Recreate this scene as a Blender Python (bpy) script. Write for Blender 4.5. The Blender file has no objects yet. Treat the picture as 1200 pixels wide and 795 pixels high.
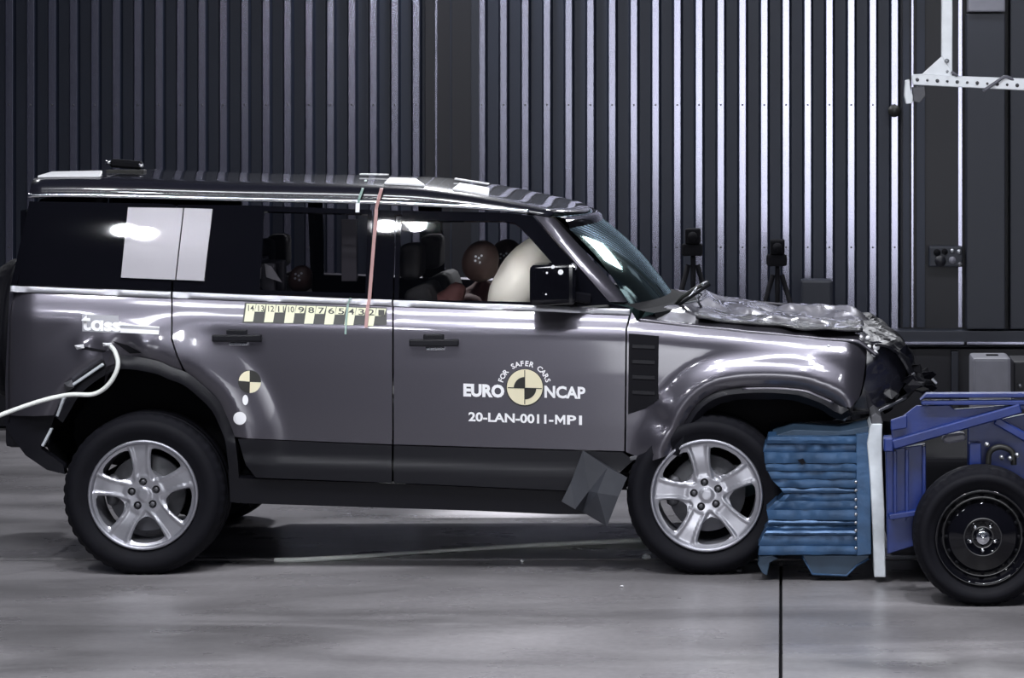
import bpy, bmesh, math, random
from mathutils import Vector, Matrix, noise
from mathutils.geometry import delaunay_2d_cdt
R = math.radians
random.seed(7)
sc = bpy.context.scene
COL = sc.collection

# ------------------------------------------------------------------ camera
S = 235.0                  # photo pixels per metre in the plane of the near side of the car (y = 0)
VX, VY = 916.0, 97.0       # where lines running away from us meet (pixels)
CD = 14.0                  # camera distance to y = 0
CX = (VX-600)/S
CH = (673-VY)/S
cam_d = bpy.data.cameras.new('camera'); cam = bpy.data.objects.new('camera', cam_d); COL.objects.link(cam)
cam.location = (CX, -CD, CH); cam.rotation_euler = (R(90), 0, 0)
cam_d.sensor_width = 36; cam_d.lens = S*CD/1200*36
cam_d.shift_x = (600-VX)/1200; cam_d.shift_y = -(397.5-VY)/1200
cam_d.clip_end = 200
sc.camera = cam

# ------------------------------------------------------------------ world, lamps, exposure
sc.view_settings.view_transform = 'Standard'; sc.view_settings.look = 'None'
sc.view_settings.gamma = 1; sc.view_settings.use_curve_mapping = False
sc.view_settings.exposure = 0.0
wd = bpy.data.worlds.new('hall'); sc.world = wd; wd.use_nodes = True
bg = wd.node_tree.nodes['Background']; bg.inputs[0].default_value = (.45, .55, .95, 1); bg.inputs[1].default_value = .035

def area(name, loc, target, sx, sy, power, col=(1, .98, .97), spread=180):
    l = bpy.data.lights.new(name, 'AREA'); l.shape = 'RECTANGLE'; l.size = sx; l.size_y = sy
    l.energy = power; l.color = col; l.spread = R(spread)
    o = bpy.data.objects.new(name, l); COL.objects.link(o); o.location = loc
    d = Vector(target)-Vector(loc); o.rotation_euler = d.to_track_quat('-Z', 'Y').to_euler()
    return o
def spot(name, loc, target, power, angle, blend=.6, size=.15, col=(1, .98, .97)):
    l = bpy.data.lights.new(name, 'SPOT'); l.energy = power; l.spot_size = R(angle); l.spot_blend = blend
    l.shadow_soft_size = size; l.color = col
    o = bpy.data.objects.new(name, l); COL.objects.link(o); o.location = loc
    d = Vector(target)-Vector(loc); o.rotation_euler = d.to_track_quat('-Z', 'Y').to_euler()
    return o
COOL = (.93, .95, 1)
area('studio_panel_front', (3.6, -19, 2.7), (3.4, 6, 1.6), 8.5, 5, 43, COOL, 38)
area('ceiling_row_near', (.4, -3.2, 6.6), (.4, -1.0, 0), 7, .5, 330, COOL)
for k, xx in enumerate((-3.6, -.4, 2.6, 5.2)):
    spot('ceiling_spot', (xx, -4.2, 6.8), (xx, -2.4, 0), 820, 75, 1, .16, COOL)
spot('floor_pool_back', (-.4, 3.6, 6.5), (-.30, 1.95, 0), 7000, 9, 1, .15, COOL)
spot('floor_pool_front', (-.1, -.6, 6.8), (-.15, -1.5, 0), 900, 11, 1, .15, COOL)
# lamps high on the back wall, shining towards us: rim light on roof and bonnet, streaks on the floor
for xx, zz, pw in ((-5.6, 4.6, 40), (-.85, 4.9, 260), (1.2, 4.7, 26), (2.6, 3.72, 70)):
    area('wall_flood', (xx, 5.5, zz), (xx*.9, 0, .8), 1.0 if xx > 2 else .35, .42 if xx > 2 else .22, pw, COOL)
spot('wall_lamp', (4.2, -3.0, 6.5), (3.2, 6, 1.2), 300, 52, 1, .3, (.86, .89, 1))
spot('airbag_fill_spot', (-1.5, -5.5, 3.2), (.0, .5, 1.42), 1150, 4.6, .8, .1, (1, .98, .96))  # added narrow fill spot outside the car, brightens the airbag
# pairs of small lamps on a stand line in front of the car; the glass mirrors them
for xx, zz in ((-1.50, 4.95), (-1.30, 4.98), (-3.43, 4.52), (-3.27, 4.42)):
    l_ = area('lamp_head', (xx, -6, zz), (xx*.5, 0, 1.2), .17, .42, 5.5, COOL, 70); l_.data.shape = 'ELLIPSE'

# ------------------------------------------------------------------ materials
def mat(name, col, rough=.5, metal=0, coat=0, coat_r=.03, var=0, vs=8, bump=0, bs=60, spec=.5, emit=None, aniso=0):
    m = bpy.data.materials.new(name); m.use_nodes = True; nt = m.node_tree; b = nt.nodes['Principled BSDF']
    b.inputs['Base Color'].default_value = (*col, 1); b.inputs['Roughness'].default_value = rough
    b.inputs['Metallic'].default_value = metal; b.inputs['Coat Weight'].default_value = coat
    b.inputs['Coat Roughness'].default_value = coat_r; b.inputs['Specular IOR Level'].default_value = spec
    tc = nt.nodes.new('ShaderNodeTexCoord')
    n = nt.nodes.new('ShaderNodeTexNoise'); n.inputs['Scale'].default_value = vs; n.inputs['Detail'].default_value = 5
    nt.links.new(tc.outputs['Object'], n.inputs['Vector'])
    r = nt.nodes.new('ShaderNodeValToRGB'); v = max(var, .02)
    r.color_ramp.elements[0].position = .3; r.color_ramp.elements[1].position = .7
    r.color_ramp.elements[0].color = (*[c*(1-v) for c in col], 1); r.color_ramp.elements[1].color = (*[min(1, c*(1+v)) for c in col], 1)
    nt.links.new(n.outputs['Fac'], r.inputs['Fac']); nt.links.new(r.outputs['Color'], b.inputs['Base Color'])
    if bump:
        n2 = nt.nodes.new('ShaderNodeTexNoise'); n2.inputs['Scale'].default_value = bs; n2.inputs['Detail'].default_value = 4
        bp = nt.nodes.new('ShaderNodeBump'); bp.inputs['Strength'].default_value = bump; bp.inputs['Distance'].default_value = .01
        nt.links.new(tc.outputs['Object'], n2.inputs['Vector']); nt.links.new(n2.outputs['Fac'], bp.inputs['Height'])
        nt.links.new(bp.outputs['Normal'], b.inputs['Normal'])
    if emit: b.inputs['Emission Color'].default_value = (*emit, 1); b.inputs['Emission Strength'].default_value = 1
    return m
def glass_mat(name, tint, gr=.03, gc=(1, 1, 1)):
    m = bpy.data.materials.new(name); m.use_nodes = True; nt = m.node_tree; nt.nodes.clear()
    o = nt.nodes.new('ShaderNodeOutputMaterial'); t = nt.nodes.new('ShaderNodeBsdfTransparent'); t.inputs[0].default_value = (*tint, 1)
    g = nt.nodes.new('ShaderNodeBsdfGlossy'); g.inputs['Roughness'].default_value = gr; g.inputs[0].default_value = (*gc, 1)
    f = nt.nodes.new('ShaderNodeFresnel'); f.inputs['IOR'].default_value = 1.45
    mx = nt.nodes.new('ShaderNodeMixShader')
    nt.links.new(f.outputs[0], mx.inputs[0]); nt.links.new(t.outputs[0], mx.inputs[1]); nt.links.new(g.outputs[0], mx.inputs[2])
    nt.links.new(mx.outputs[0], o.inputs[0]); return m
M = dict(
    paint=mat('metallic_grey_paint', (.088, .083, .101), .33, .7, 1, .07, .04, 300),
    black_paint=mat('black_gloss_paint', (.012, .012, .018), .25, 0, 1, .04),
    black_gloss=mat('black_gloss_trim', (.004, .004, .006), .035, 0, 0),
    cladding=mat('grey_black_cladding', (.007, .007, .010), .42, 0, 0, bump=.05, bs=300, spec=.25),
    dark=mat('dark_void_plastic', (.006, .006, .008), .85, spec=.15),
    rubber=mat('tyre_rubber', (.005, .005, .008), .7, spec=.18, var=.15, vs=20),
    alloy=mat('silver_alloy', (.44, .44, .48), .33, .75, .6, .1, .04, 30),
    alloy_in=mat('rim_barrel_silver', (.36, .36, .40), .4, .8),
    chrome=mat('bright_metal', (.75, .76, .8), .18, 1),
    steel=mat('brushed_steel', (.42, .43, .46), .4, .9, var=.15),
    iron=mat('dark_iron', (.12, .12, .13), .55, .6, var=.3),
    belt=mat('satin_belt_moulding', (.34, .34, .37), .35, .6),
    white=mat('white_vinyl', (.86, .86, .88), .45),
    whitesteel=mat('white_painted_steel', (.84, .87, .90), .35, .0, .3, var=.06, vs=12, bump=.2, bs=14),
    galv=mat('bright_galvanised_plate', (.66, .70, .74), .42, .35, var=.16, vs=9, bump=.35, bs=11),
    cream=mat('cream_vinyl', (.76, .70, .50), .5),
    yellow=mat('pale_yellow_vinyl', (.74, .74, .52), .5),
    black=mat('black_vinyl', (.012, .012, .010), .5),
    board=mat('satin_grey_panel', (.37, .355, .385), .35, .2, 1, .03),
    glass_dark=glass_mat('privacy_glass', (.05, .05, .055)),
    glass_rear=glass_mat('tinted_rear_glass', (.42, .41, .43)),
    glass_clear=glass_mat('side_glass', (.80, .80, .80)),
    glass_ws=glass_mat('windscreen_glass', (.26, .44, .43), .05, (.45, .60, .58)),
    seat=mat('dark_seat_fabric', (.03, .028, .032), .8, bump=.2, bs=200),
    airbag=mat('airbag_cloth', (.90, .87, .80), .8, bump=.15, bs=18),
    skin=mat('dummy_vinyl_skin', (.055, .032, .028), .5, var=.12),
    dcloth=mat('dummy_pink_shirt', (.13, .05, .048), .8, bump=.4, bs=25),
    childgrey=mat('child_seat_shell', (.16, .16, .18), .45),
    blue=mat('blue_trolley_paint', (.005, .022, .15), .42, .0, .05, .15, .2, 7, .15, 20),
    comb=mat('blue_honeycomb_foil', (.030, .078, .165), .38, .3, var=.3, vs=9, bump=.3, bs=20),
    combdark=mat('dark_blue_foil', (.03, .055, .09), .45, .3, var=.25),
    wall=mat('charcoal_wall_sheet', (.016, .021, .038), .5, .1, var=.1, vs=2),
    rib=mat('pale_steel_rib', (.31, .31, .39), .24, .9, var=.06, vs=1.5),
    column=mat('near_black_column', (.007, .007, .012), .5),
    cabinet=mat('charcoal_cabinet', (.020, .023, .034), .5, .1),
    greybox=mat('mid_grey_case', (.17, .17, .20), .5, var=.1),
    pink=mat('pink_ribbon', (.42, .24, .23), .6),
    green=mat('green_ribbon', (.25, .36, .32), .6),
    cable=mat('white_cable_sheath', (.78, .80, .76), .5),
    rail=mat('floor_rail_metal', (.5, .5, .53), .25, .9),
)
# the concrete: large stains, tyre smears running along the track, fine grain
def concrete():
    m = mat('stained_concrete', (.2, .19, .2), .3, 0); nt = m.node_tree; b = nt.nodes['Principled BSDF']; L = nt.links.new
    geo = nt.nodes.new('ShaderNodeNewGeometry')
    def nz(scale, sx, sy, det=5, dist=0):
        mp = nt.nodes.new('ShaderNodeMapping'); mp.inputs['Scale'].default_value = (sx, sy, 1); L(geo.outputs['Position'], mp.inputs[0])
        n = nt.nodes.new('ShaderNodeTexNoise'); n.inputs['Scale'].default_value = scale; n.inputs['Detail'].default_value = det
        n.inputs['Distortion'].default_value = dist; L(mp.outputs[0], n.inputs[0]); return n.outputs['Fac']
    def ramp(f, p0, c0, p1, c1):
        r = nt.nodes.new('ShaderNodeValToRGB'); e = r.color_ramp.elements
        e[0].position = p0; e[1].position = p1; e[0].color = (c0, c0, c0, 1); e[1].color = (c1, c1, c1, 1); L(f, r.inputs[0]); return r.outputs[0]
    def mul(a, c):
        x = nt.nodes.new('ShaderNodeMix'); x.data_type = 'RGBA'; x.blend_type = 'MULTIPLY'; x.inputs[0].default_value = 1
        L(a, x.inputs[6]); L(c, x.inputs[7]); return x.outputs[2]
    base = nt.nodes.new('ShaderNodeRGB'); base.outputs[0].default_value = (.275, .262, .272, 1)
    a = ramp(nz(.7, 1, .5, 5, .6), .32, .74, .68, 1.12)
    s = ramp(nz(1.2, .35, 1.1, 6, .8), .36, .55, .56, 1.0)
    g = ramp(nz(30, 1, 1, 6), .3, .88, .7, 1.08)
    L(mul(mul(mul(base.outputs[0], a), s), g), b.inputs['Base Color'])
    rr = ramp(nz(2.5, .6, 1, 5), .35, .24, .7, .40); L(rr, b.inputs['Roughness'])
    n3 = nz(25, 1, 1, 5); bp = nt.nodes.new('ShaderNodeBump'); bp.inputs['Strength'].default_value = .08; bp.inputs['Distance'].default_value = .01
    L(n3, bp.inputs['Height']); L(bp.outputs[0], b.inputs['Normal']); return m
M['floor'] = concrete()

# ------------------------------------------------------------------ helpers
def W(px, py, y=0.0):
    """world point that sits at depth y and at photo position (px, py)"""
    k = (CD+y)/CD/S
    return Vector((CX+(px-VX)*k, y, CH-(py-VY)*k))
def link(name, me, m=None, parent=None, loc=None):
    o = bpy.data.objects.new(name, me); COL.objects.link(o)
    if m is not None and me is not None and not me.materials: me.materials.append(M[m] if isinstance(m, str) else m)
    if loc is not None: o.location = loc
    if parent is not None:
        o.parent = parent; o.matrix_parent_inverse = PINV(parent)
    return o
def PINV(p):
    mtx = Matrix.Identity(4); q = p; chain = []
    while q is not None: chain.append(q); q = q.parent
    for q in reversed(chain): mtx = mtx @ q.matrix_parent_inverse @ q.matrix_basis
    return mtx.inverted()
def thing(name, label, cat, loc=(0, 0, 0), group=None):
    o = bpy.data.objects.new(name, None); COL.objects.link(o); o.location = loc; o.empty_display_size = .1
    o['label'] = label; o['category'] = cat
    if group: o['group'] = group
    return o
def tag(o, label, cat=None, group=None):
    o['label'] = label
    if cat: o['category'] = cat
    if group: o['group'] = group
    return o
def struct(o): o['kind'] = 'structure'; return o
def from_bm(name, bm, m, parent=None, smooth=False):
    me = bpy.data.meshes.new(name); bm.normal_update(); bm.to_mesh(me); bm.free()
    if smooth:
        for p in me.polygons: p.use_smooth = True
    return link(name, me, m, parent)
def add_box(bm, lo, hi, bevel=0, seg=2):
    b = bmesh.new(); r = bmesh.ops.create_cube(b, size=1)
    lo = Vector(lo); hi = Vector(hi); c = (lo+hi)/2; d = hi-lo
    for v in b.verts: v.co = Vector((v.co.x*d.x, v.co.y*d.y, v.co.z*d.z))+c
    if bevel: bmesh.ops.bevel(b, geom=b.edges[:], offset=bevel, segments=seg, affect='EDGES', profile=.6)
    merge(bm, b)
def merge(bm, b, mtx=None):
    if mtx is not None: b.transform(mtx)
    me = bpy.data.meshes.new('t'); b.to_mesh(me); b.free(); bm.from_mesh(me); bpy.data.meshes.remove(me)
def box(name, lo, hi, m, parent=None, bevel=.004, seg=2):
    bm = bmesh.new(); add_box(bm, [min(a, b) for a, b in zip(lo, hi)], [max(a, b) for a, b in zip(lo, hi)], bevel, seg)
    return from_bm(name, bm, m, parent)
def pbox(name, px0, py0, px1, py1, y0, y1, m, parent=None, bevel=.004, seg=2):
    a = W(px0, py0, y0); b = W(px1, py1, y0)
    return box(name, (a.x, y0, b.z), (b.x, y1, a.z), m, parent, bevel, seg)
def add_bar(bm, p, q, w, h, bevel=.003, up=(0, 0, 1)):
    p = Vector(p); q = Vector(q); d = q-p; L = d.length; z = d.normalized(); u = Vector(up)
    if abs(z.dot(u)) > .98: u = Vector((0, 1, 0))
    x = u.cross(z).normalized(); y = z.cross(x)
    b = bmesh.new(); bmesh.ops.create_cube(b, size=1)
    for v in b.verts: v.co = Vector((v.co.x*w, v.co.y*h, v.co.z*L))
    if bevel: bmesh.ops.bevel(b, geom=b.edges[:], offset=bevel, segments=1, affect='EDGES')
    mt = Matrix((x, y, z)).transposed().to_4x4(); mt.translation = (p+q)/2
    merge(bm, b, mt)
def bar(name, p, q, w, h, m, parent=None, bevel=.003, up=(0, 0, 1)):
    bm = bmesh.new(); add_bar(bm, p, q, w, h, bevel, up); return from_bm(name, bm, m, parent)
def add_tube(bm, pts, r, seg=10, caps=True):
    pts = [Vector(p) for p in pts]; rings = []
    t0 = (pts[1]-pts[0]).normalized(); u = Vector((0, 0, 1)) if abs(t0.z) < .9 else Vector((1, 0, 0))
    n = t0.cross(u).normalized()
    for i, p in enumerate(pts):
        t = (pts[min(i+1, len(pts)-1)]-pts[max(i-1, 0)]).normalized()
        n = (n-t*n.dot(t)).normalized(); b = t.cross(n); rr = r[i] if isinstance(r, (list, tuple)) else r
        rings.append([bm.verts.new(p+(n*math.cos(a)+b*math.sin(a))*rr) for a in [2*math.pi*k/seg for k in range(seg)]])
    for a, b in zip(rings, rings[1:]):
        for k in range(seg): bm.faces.new((a[k], a[(k+1) % seg], b[(k+1) % seg], b[k]))
    if caps: bm.faces.new(rings[0][::-1]); bm.faces.new(rings[-1])
def tube(name, pts, r, m, parent=None, seg=10):
    bm = bmesh.new(); add_tube(bm, pts, r, seg); bmesh.ops.recalc_face_normals(bm, faces=bm.faces[:]); return from_bm(name, bm, m, parent, True)
def spline(pts, n=8):
    pts = [Vector(p) for p in pts]; out = []
    for i in range(len(pts)-1):
        p0 = pts[max(i-1, 0)]; p1 = pts[i]; p2 = pts[i+1]; p3 = pts[min(i+2, len(pts)-1)]
        for k in range(n):
            t = k/n; out.append(.5*((2*p1)+(p2-p0)*t+(2*p0-5*p1+4*p2-p3)*t*t+(3*p1-p0-3*p2+p3)*t**3))
    out.append(pts[-1]); return out
def lathe(name, prof, m, parent, c, seg=72, rad=None, flat=False):
    """prof: list of (r, y); axis along y through c"""
    bm = bmesh.new(); rings = []
    for j, (r, y) in enumerate(prof):
        rings.append([bm.verts.new((c[0]+(rr := r+(rad(j, 2*math.pi*k/seg, k) if rad else 0))*math.cos(2*math.pi*k/seg), c[1]+y, c[2]+rr*math.sin(2*math.pi*k/seg))) for k in range(seg)])
    for a, b in zip(rings, rings[1:]):
        for k in range(seg): bm.faces.new((a[k], a[(k+1) % seg], b[(k+1) % seg], b[k]))
    bmesh.ops.remove_doubles(bm, verts=bm.verts[:], dist=1e-6)
    bmesh.ops.recalc_face_normals(bm, faces=bm.faces[:])
    o = from_bm(name, bm, m, parent, not flat); return o
def inside(p, poly):
    x, y = p; c = False; n = len(poly); j = n-1
    for i in range(n):
        xi, yi = poly[i]; xj, yj = poly[j]
        if (yi > y) != (yj > y) and x < (xj-xi)*(y-yi)/(yj-yi)+xi: c = not c
        j = i
    return c
def pdist(p, line, closed=False):
    x, y = p; best = 1e9; n = len(line)
    for i in range(n-1 if not closed else n):
        ax, ay = line[i]; bx, by = line[(i+1) % n]; dx, dy = bx-ax, by-ay; L = dx*dx+dy*dy or 1e-9
        t = max(0, min(1, ((x-ax)*dx+(y-ay)*dy)/L)); d = math.hypot(x-ax-t*dx, y-ay-t*dy)
        if d < best: best = d
    return best
def resample(poly, step, closed=True):
    out = []; n = len(poly)
    for i in range(n if closed else n-1):
        a = poly[i]; b = poly[(i+1) % n]; L = math.hypot(b[0]-a[0], b[1]-a[1]); k = max(1, int(L/step))
        for j in range(k): out.append((a[0]+(b[0]-a[0])*j/k, a[1]+(b[1]-a[1])*j/k))
    if not closed: out.append(poly[-1])
    return out
def smooth_line(pts, n=5):
    return [(v.x, v.y) for v in spline([Vector((a, b, 0)) for a, b in pts], n)]
def surf(name, poly, fn, m, parent=None, step=7, rim=.02, holes=(), rnd=1.2, smooth=True, back=False):
    """skin over a 2-D outline (pixels) by fn(px,py)->Vector with a rolled edge and a return flange of depth rim"""
    outer = resample(poly, step); hs = [resample(h, step) for h in holes]
    pts = []; edges = []
    for loop in [outer]+hs:
        s = len(pts); pts += [Vector(p) for p in loop]; n = len(loop); edges += [(s+i, s+(i+1) % n) for i in range(n)]
    nb = len(pts)
    xs = [p[0] for p in poly]; ys = [p[1] for p in poly]
    y = min(ys)+step*.5
    while y < max(ys):
        x = min(xs)+step*.5
        while x < max(xs):
            if inside((x, y), poly) and not any(inside((x, y), h) for h in holes):
                if pdist((x, y), outer, True) > step*.45 and all(pdist((x, y), h, True) > step*.45 for h in hs): pts.append(Vector((x, y)))
            x += step
        y += step
    vs, es, fs, ov, oe, of = delaunay_2d_cdt(pts, edges, [], 0, 1e-5)
    bm = bmesh.new(); bv = [bm.verts.new(fn(v.x, v.y)) for v in vs]
    inv = {}
    for i, l in enumerate(ov):
        for k in l: inv[k] = i
    for f in fs:
        cx = sum(vs[i].x for i in f)/len(f); cy = sum(vs[i].y for i in f)/len(f)
        if inside((cx, cy), outer) and not any(inside((cx, cy), h) for h in hs):
            ar = sum(vs[f[i]].x*vs[f[(i+1) % len(f)]].y-vs[f[(i+1) % len(f)]].x*vs[f[i]].y for i in range(len(f)))/2
            if abs(ar) < step*step*.002: continue
            ids = list(f) if ar > 0 else list(f)[::-1]
            try:
                fc = bm.faces.new([bv[i] for i in ids]); fc.smooth = smooth
            except ValueError: pass
    for v in [v for v in bm.verts if not v.link_faces]: bm.verts.remove(v)
    bm.normal_update()
    if sum(f.normal.y*f.calc_area() for f in bm.faces) > 0: bmesh.ops.reverse_faces(bm, faces=bm.faces[:])
    bm.normal_update()
    if rim:
        be = [e for e in bm.edges if e.is_boundary]
        # small rolled lip, then the flange
        src = {}
        for e in be:
            for v in e.verts: src[v] = v.co.copy()
        nor = {v: v.normal.copy() for v in src}
        lay = []
        prev = {v: bm.verts.new(src[v]) for v in src}
        nxt = {v: bm.verts.new(src[v]-nor[v]*rim) for v in src}
        for e in be:
            a, b = e.verts
            f = e.link_faces[0]
            vl = list(f.verts); ia = vl.index(a); fwd = vl[(ia+1) % len(vl)] == b
            q = (prev[b], prev[a], nxt[a], nxt[b]) if fwd else (prev[a], prev[b], nxt[b], nxt[a])
            try: bm.faces.new(q).smooth = True
            except ValueError: pass
    return from_bm(name, bm, m, parent)
def pchip(pts):
    pts = sorted(pts); xs = [p[0] for p in pts]; ys = [p[1] for p in pts]; n = len(xs)
    d = [(ys[i+1]-ys[i])/(xs[i+1]-xs[i]) for i in range(n-1)]
    ms = [d[0]]+[0 if d[i-1]*d[i] <= 0 else 2*d[i-1]*d[i]/(d[i-1]+d[i]) for i in range(1, n-1)]+[d[-1]]
    def f(x):
        if x <= xs[0]: return ys[0]+ms[0]*(x-xs[0])
        if x >= xs[-1]: return ys[-1]+ms[-1]*(x-xs[-1])
        i = 0
        while xs[i+1] < x: i += 1
        h = xs[i+1]-xs[i]; t = (x-xs[i])/h
        return (2*t**3-3*t*t+1)*ys[i]+(t**3-2*t*t+t)*h*ms[i]+(-2*t**3+3*t*t)*ys[i+1]+(t**3-t*t)*h*ms[i+1]
    return f
def sstep(a, b, x): t = max(0, min(1, (x-a)/(b-a))); return t*t*(3-2*t)
def text_bm(body, size, offset=.0, align='LEFT'):
    cu = bpy.data.curves.new('t', 'FONT'); cu.body = body; cu.size = size; cu.offset = offset; cu.align_x = align; cu.resolution_u = 3
    o = bpy.data.objects.new('t', cu); COL.objects.link(o); bpy.context.view_layer.update()
    me = bpy.data.meshes.new_from_object(o.evaluated_get(bpy.context.evaluated_depsgraph_get()))
    bm = bmesh.new(); bm.from_mesh(me); bpy.data.objects.remove(o); bpy.data.curves.remove(cu); bpy.data.meshes.remove(me)
    return bm

# ================================================================== SETTING
WY = 6.0
flo = link('floor', bpy.data.meshes.new('floor')); struct(flo)
bm = bmesh.new(); add_box(bm, (-14, -20, -.30), (16, WY+.6, -.03)); bm.to_mesh(flo.data); bm.free(); flo.data.materials.append(M['dark'])
JX = CX-.004
for x0, x1, y0, y1 in ((-14, JX-.007, -20, .385), (JX+.007, 16, -20, .385), (-14, 16, .445, WY+.5)):
    box('floor_slab', (x0, y0, -.12), (x1, y1, 0), 'floor', flo, .003, 1)
box('track_rail', (-14, .392, -.05), (16, .438, -.008), 'iron', flo, .002, 1)

wall = box('wall_back', (-14, WY+.04, 0), (16, WY+.3, 7.5), 'wall', None, 0); struct(wall)
# trapezoid rib, profile extruded upward
def rib_mesh(cw, sw, dep, z0, z1):
    bm = bmesh.new(); pr = [(-cw/2-sw, .045), (-cw/2, -dep), (-cw/2+.004, -dep-.002), (cw/2-.004, -dep-.002), (cw/2, -dep), (cw/2+sw, .045)]
    lo = [bm.verts.new((x, y, z0)) for x, y in pr]; hi = [bm.verts.new((x, y, z1)) for x, y in pr]
    for i in range(len(pr)-1): bm.faces.new((lo[i], lo[i+1], hi[i+1], hi[i]))
    bm.faces.new(hi)
    me = bpy.data.meshes.new('rib'); bm.to_mesh(me); bm.free(); me.materials.append(M['wall']); me.materials.append(M['rib'])
    for i, p in enumerate(me.polygons): p.material_index = 1 if i in (1, 2, 3) else 0
    return me
px1 = 1/S*(CD+WY)/CD
rm = rib_mesh(8.4*px1, 2.6*px1, .0, .70, 7.5)
rlist = [590+25.47*i for i in range(19)]+[564.5]+[487.6-25.1*i for i in range(24)]
for x in rlist:
    o = link('wall_rib', rm, None, wall); p = W(x, 0, WY); o.location = (p.x, WY, 0)
# screws: two rows of heads on the ribs
bm = bmesh.new()
for x in rlist:
    for py in (123, 290):
        p = W(x, py, WY-.004); add_tube(bm, [p, p+Vector((0, -.006, 0))], .007, 6)
sc_o = from_bm('rib_screws', bm, 'iron', wall); sc_o['kind'] = 'stuff'
# dark column between the two runs of ribs with its thin bright edge strips
pbox('corner_post', 498, -700, 557, 600, WY-.03, WY+.05, 'column', wall)
pbox('post_edge_strip', 509.8, -700, 512.4, 600, WY-.045, WY-.02, 'rib', wall, .001)
pbox('post_edge_strip', 527.5, -700, 529, 600, WY-.045, WY-.02, 'wall', wall, .001)
pbox('post_flange', 552, -700, 561, 600, WY-.045, WY+.05, 'cabinet', wall, .002)
# right hand end
pbox('wall_panel', 1056, -700, 1400, 388, WY-.02, WY+.05, 'column', wall)
for a, b, mm in ((1068, 1070.5, 'rib'), (1123, 1127.5, 'rib')):
    pbox('panel_edge_strip', a, -700, b, 384, WY-.06, WY-.02, mm, wall, .001)
pbox('panel_flange', 1058, -700, 1066, 384, WY-.05, WY-.02, 'wall', wall, .002)
pbox('panel_flange', 1074, -700, 1084, 384, WY-.05, WY-.02, 'wall', wall, .002)
# kick rail and base along the wall
kr = pbox('trim_1', -1500, 388, 1500, 402, WY-.22, WY+.05, 'cabinet', None, .006); struct(kr)
for a, b in ((-1500, 1130), (1133, 1500)):
    pbox('rail_strip', a, 401, b, 404, WY-.26, WY-.22, 'rib', kr, .002)
kb = pbox('baseboard_back', -1500, 409, 1500, 500, WY-.12, WY+.05, 'column', None, .004); struct(kb)
for i in range(12):
    pbox('base_post', 1020-95*i+190, 412, 1028-95*i+190, 499, WY-.2, WY-.12, 'cabinet', kb, .003)

# ================================================================== CAR
car = thing('car', 'dark metallic grey five-door off-road car with crushed front, black roof and test stickers', 'car', (0, .9, 0))
prof = pchip([(200, .26), (228, .212), (236, .20), (270, .158), (300, .128), (346, .09), (352, .083), (364, .058), (374, .030), (380, .016), (386, .008), (400, .003), (440, -.003), (480, -.004), (517, .0), (560, .004), (604, .03)])
RA = smooth_line([(275, 512), (270, 498), (257, 471), (237, 451), (219, 437), (200, 430), (184, 423), (150, 417), (128, 420), (104, 434), (85, 451), (72, 472), (63, 487)], 3)
FA = smooth_line([(985, 476), (971, 467), (950, 459), (934, 455), (896, 453), (858, 455), (833, 462), (815, 476), (802, 496), (793, 515), (785, 532)], 3)
def off(px, py):
    v = py-.036*(px-400)
    if px > 740: v -= (px-740)*.06
    y = prof(v)
    if v > 372:
        w = sstep(372, 395, v)
        d = pdist((px, py), RA); y -= .045*(1-sstep(8, 62, d))*w; y += .02*(1-sstep(0, 12, d))**2
        d = pdist((px, py), FA); y -= .060*(1-sstep(10, 46, d))*w; y += .035*(1-sstep(0, 15, d))**2
    if px < 42: y += ((42-px)/30)**2*.045
    if px > 990: y += ((px-990)/26)**2*.07
    # crumples where the quarter panel is torn and behind the front wheel
    for cx, cy, r, a in ((146, 408, 13, .030), (168, 403, 12, -.018), (112, 410, 9, .012), (775, 472, 8, -.02), (778, 497, 8, .018), (762, 512, 12, -.008), (95, 404, 8, -.012)):
        d2 = ((px-cx)**2+(py-cy)**2)/(r*r)
        if d2 < 9: y += a*math.exp(-d2)
    return y
def skin(dy=0.0): return lambda px, py: W(px, py, off(px, py)+dy)
seamR = [(202, 346.5), (202, 398), (208, 417), (216, 433)]
quarter = surf('quarter_panel', [(11, 341), (60, 342), (200.5, 347.5), (200.5, 398), (206.5, 417), (214, 434)]+[p for p in RA if p[0] < 212]+[(40, 488), (7, 487), (6, 450), (8.5, 395)], skin(), 'paint', car, 6)
rdoor = surf('rear_door', [(202.5, 347.5), (459.5, 356), (459.5, 521), (290, 514)]+[p for p in RA if p[0] > 217]+[(216.5, 434), (208.5, 417), (202.5, 398)], skin(), 'paint', car, 6)
fdoor = surf('front_door', [(461.5, 356), (738, 366), (733, 386), (731.5, 529), (461.5, 521)], skin(), 'paint', car, 6)
fender = surf('front_fender', [(740.5, 366), (746, 376), (810, 383), (880, 391), (960, 397), (1010, 401), (1016, 410), (1014, 428), (1011, 450), (1007, 466), (997, 478)]+FA+[(783, 534), (762, 541), (748, 536), (733.5, 530), (735, 386)], skin(), 'paint', car, 6, .03)
# waist moulding in door lengths
for a, b in ((12, 200), (202, 459), (461, 738)):
    def ln(x): return 334+.0375*(x-12)
    surf('waist_moulding', [(a, ln(a)+1), (b, ln(b)+1), (b, ln(b)+8), (a, ln(a)+8)], lambda px, py: W(px, py, .078+.0*px-(py-ln(px))*.0013-.008*math.sin(math.pi*max(0, min(1, (py-ln(px)-1)/7)))), 'belt', car, 4, .012)
# roof rail (bright drip moulding)
rl = [(33, 229.5), (100, 229), (300, 234), (420, 236.5), (520, 241), (585, 245), (620, 248)]
rp = spline([W(a, b, .197) for a, b in rl], 6)
tube('drip_rail', rp, .0115, 'chrome', car, 8)
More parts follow.
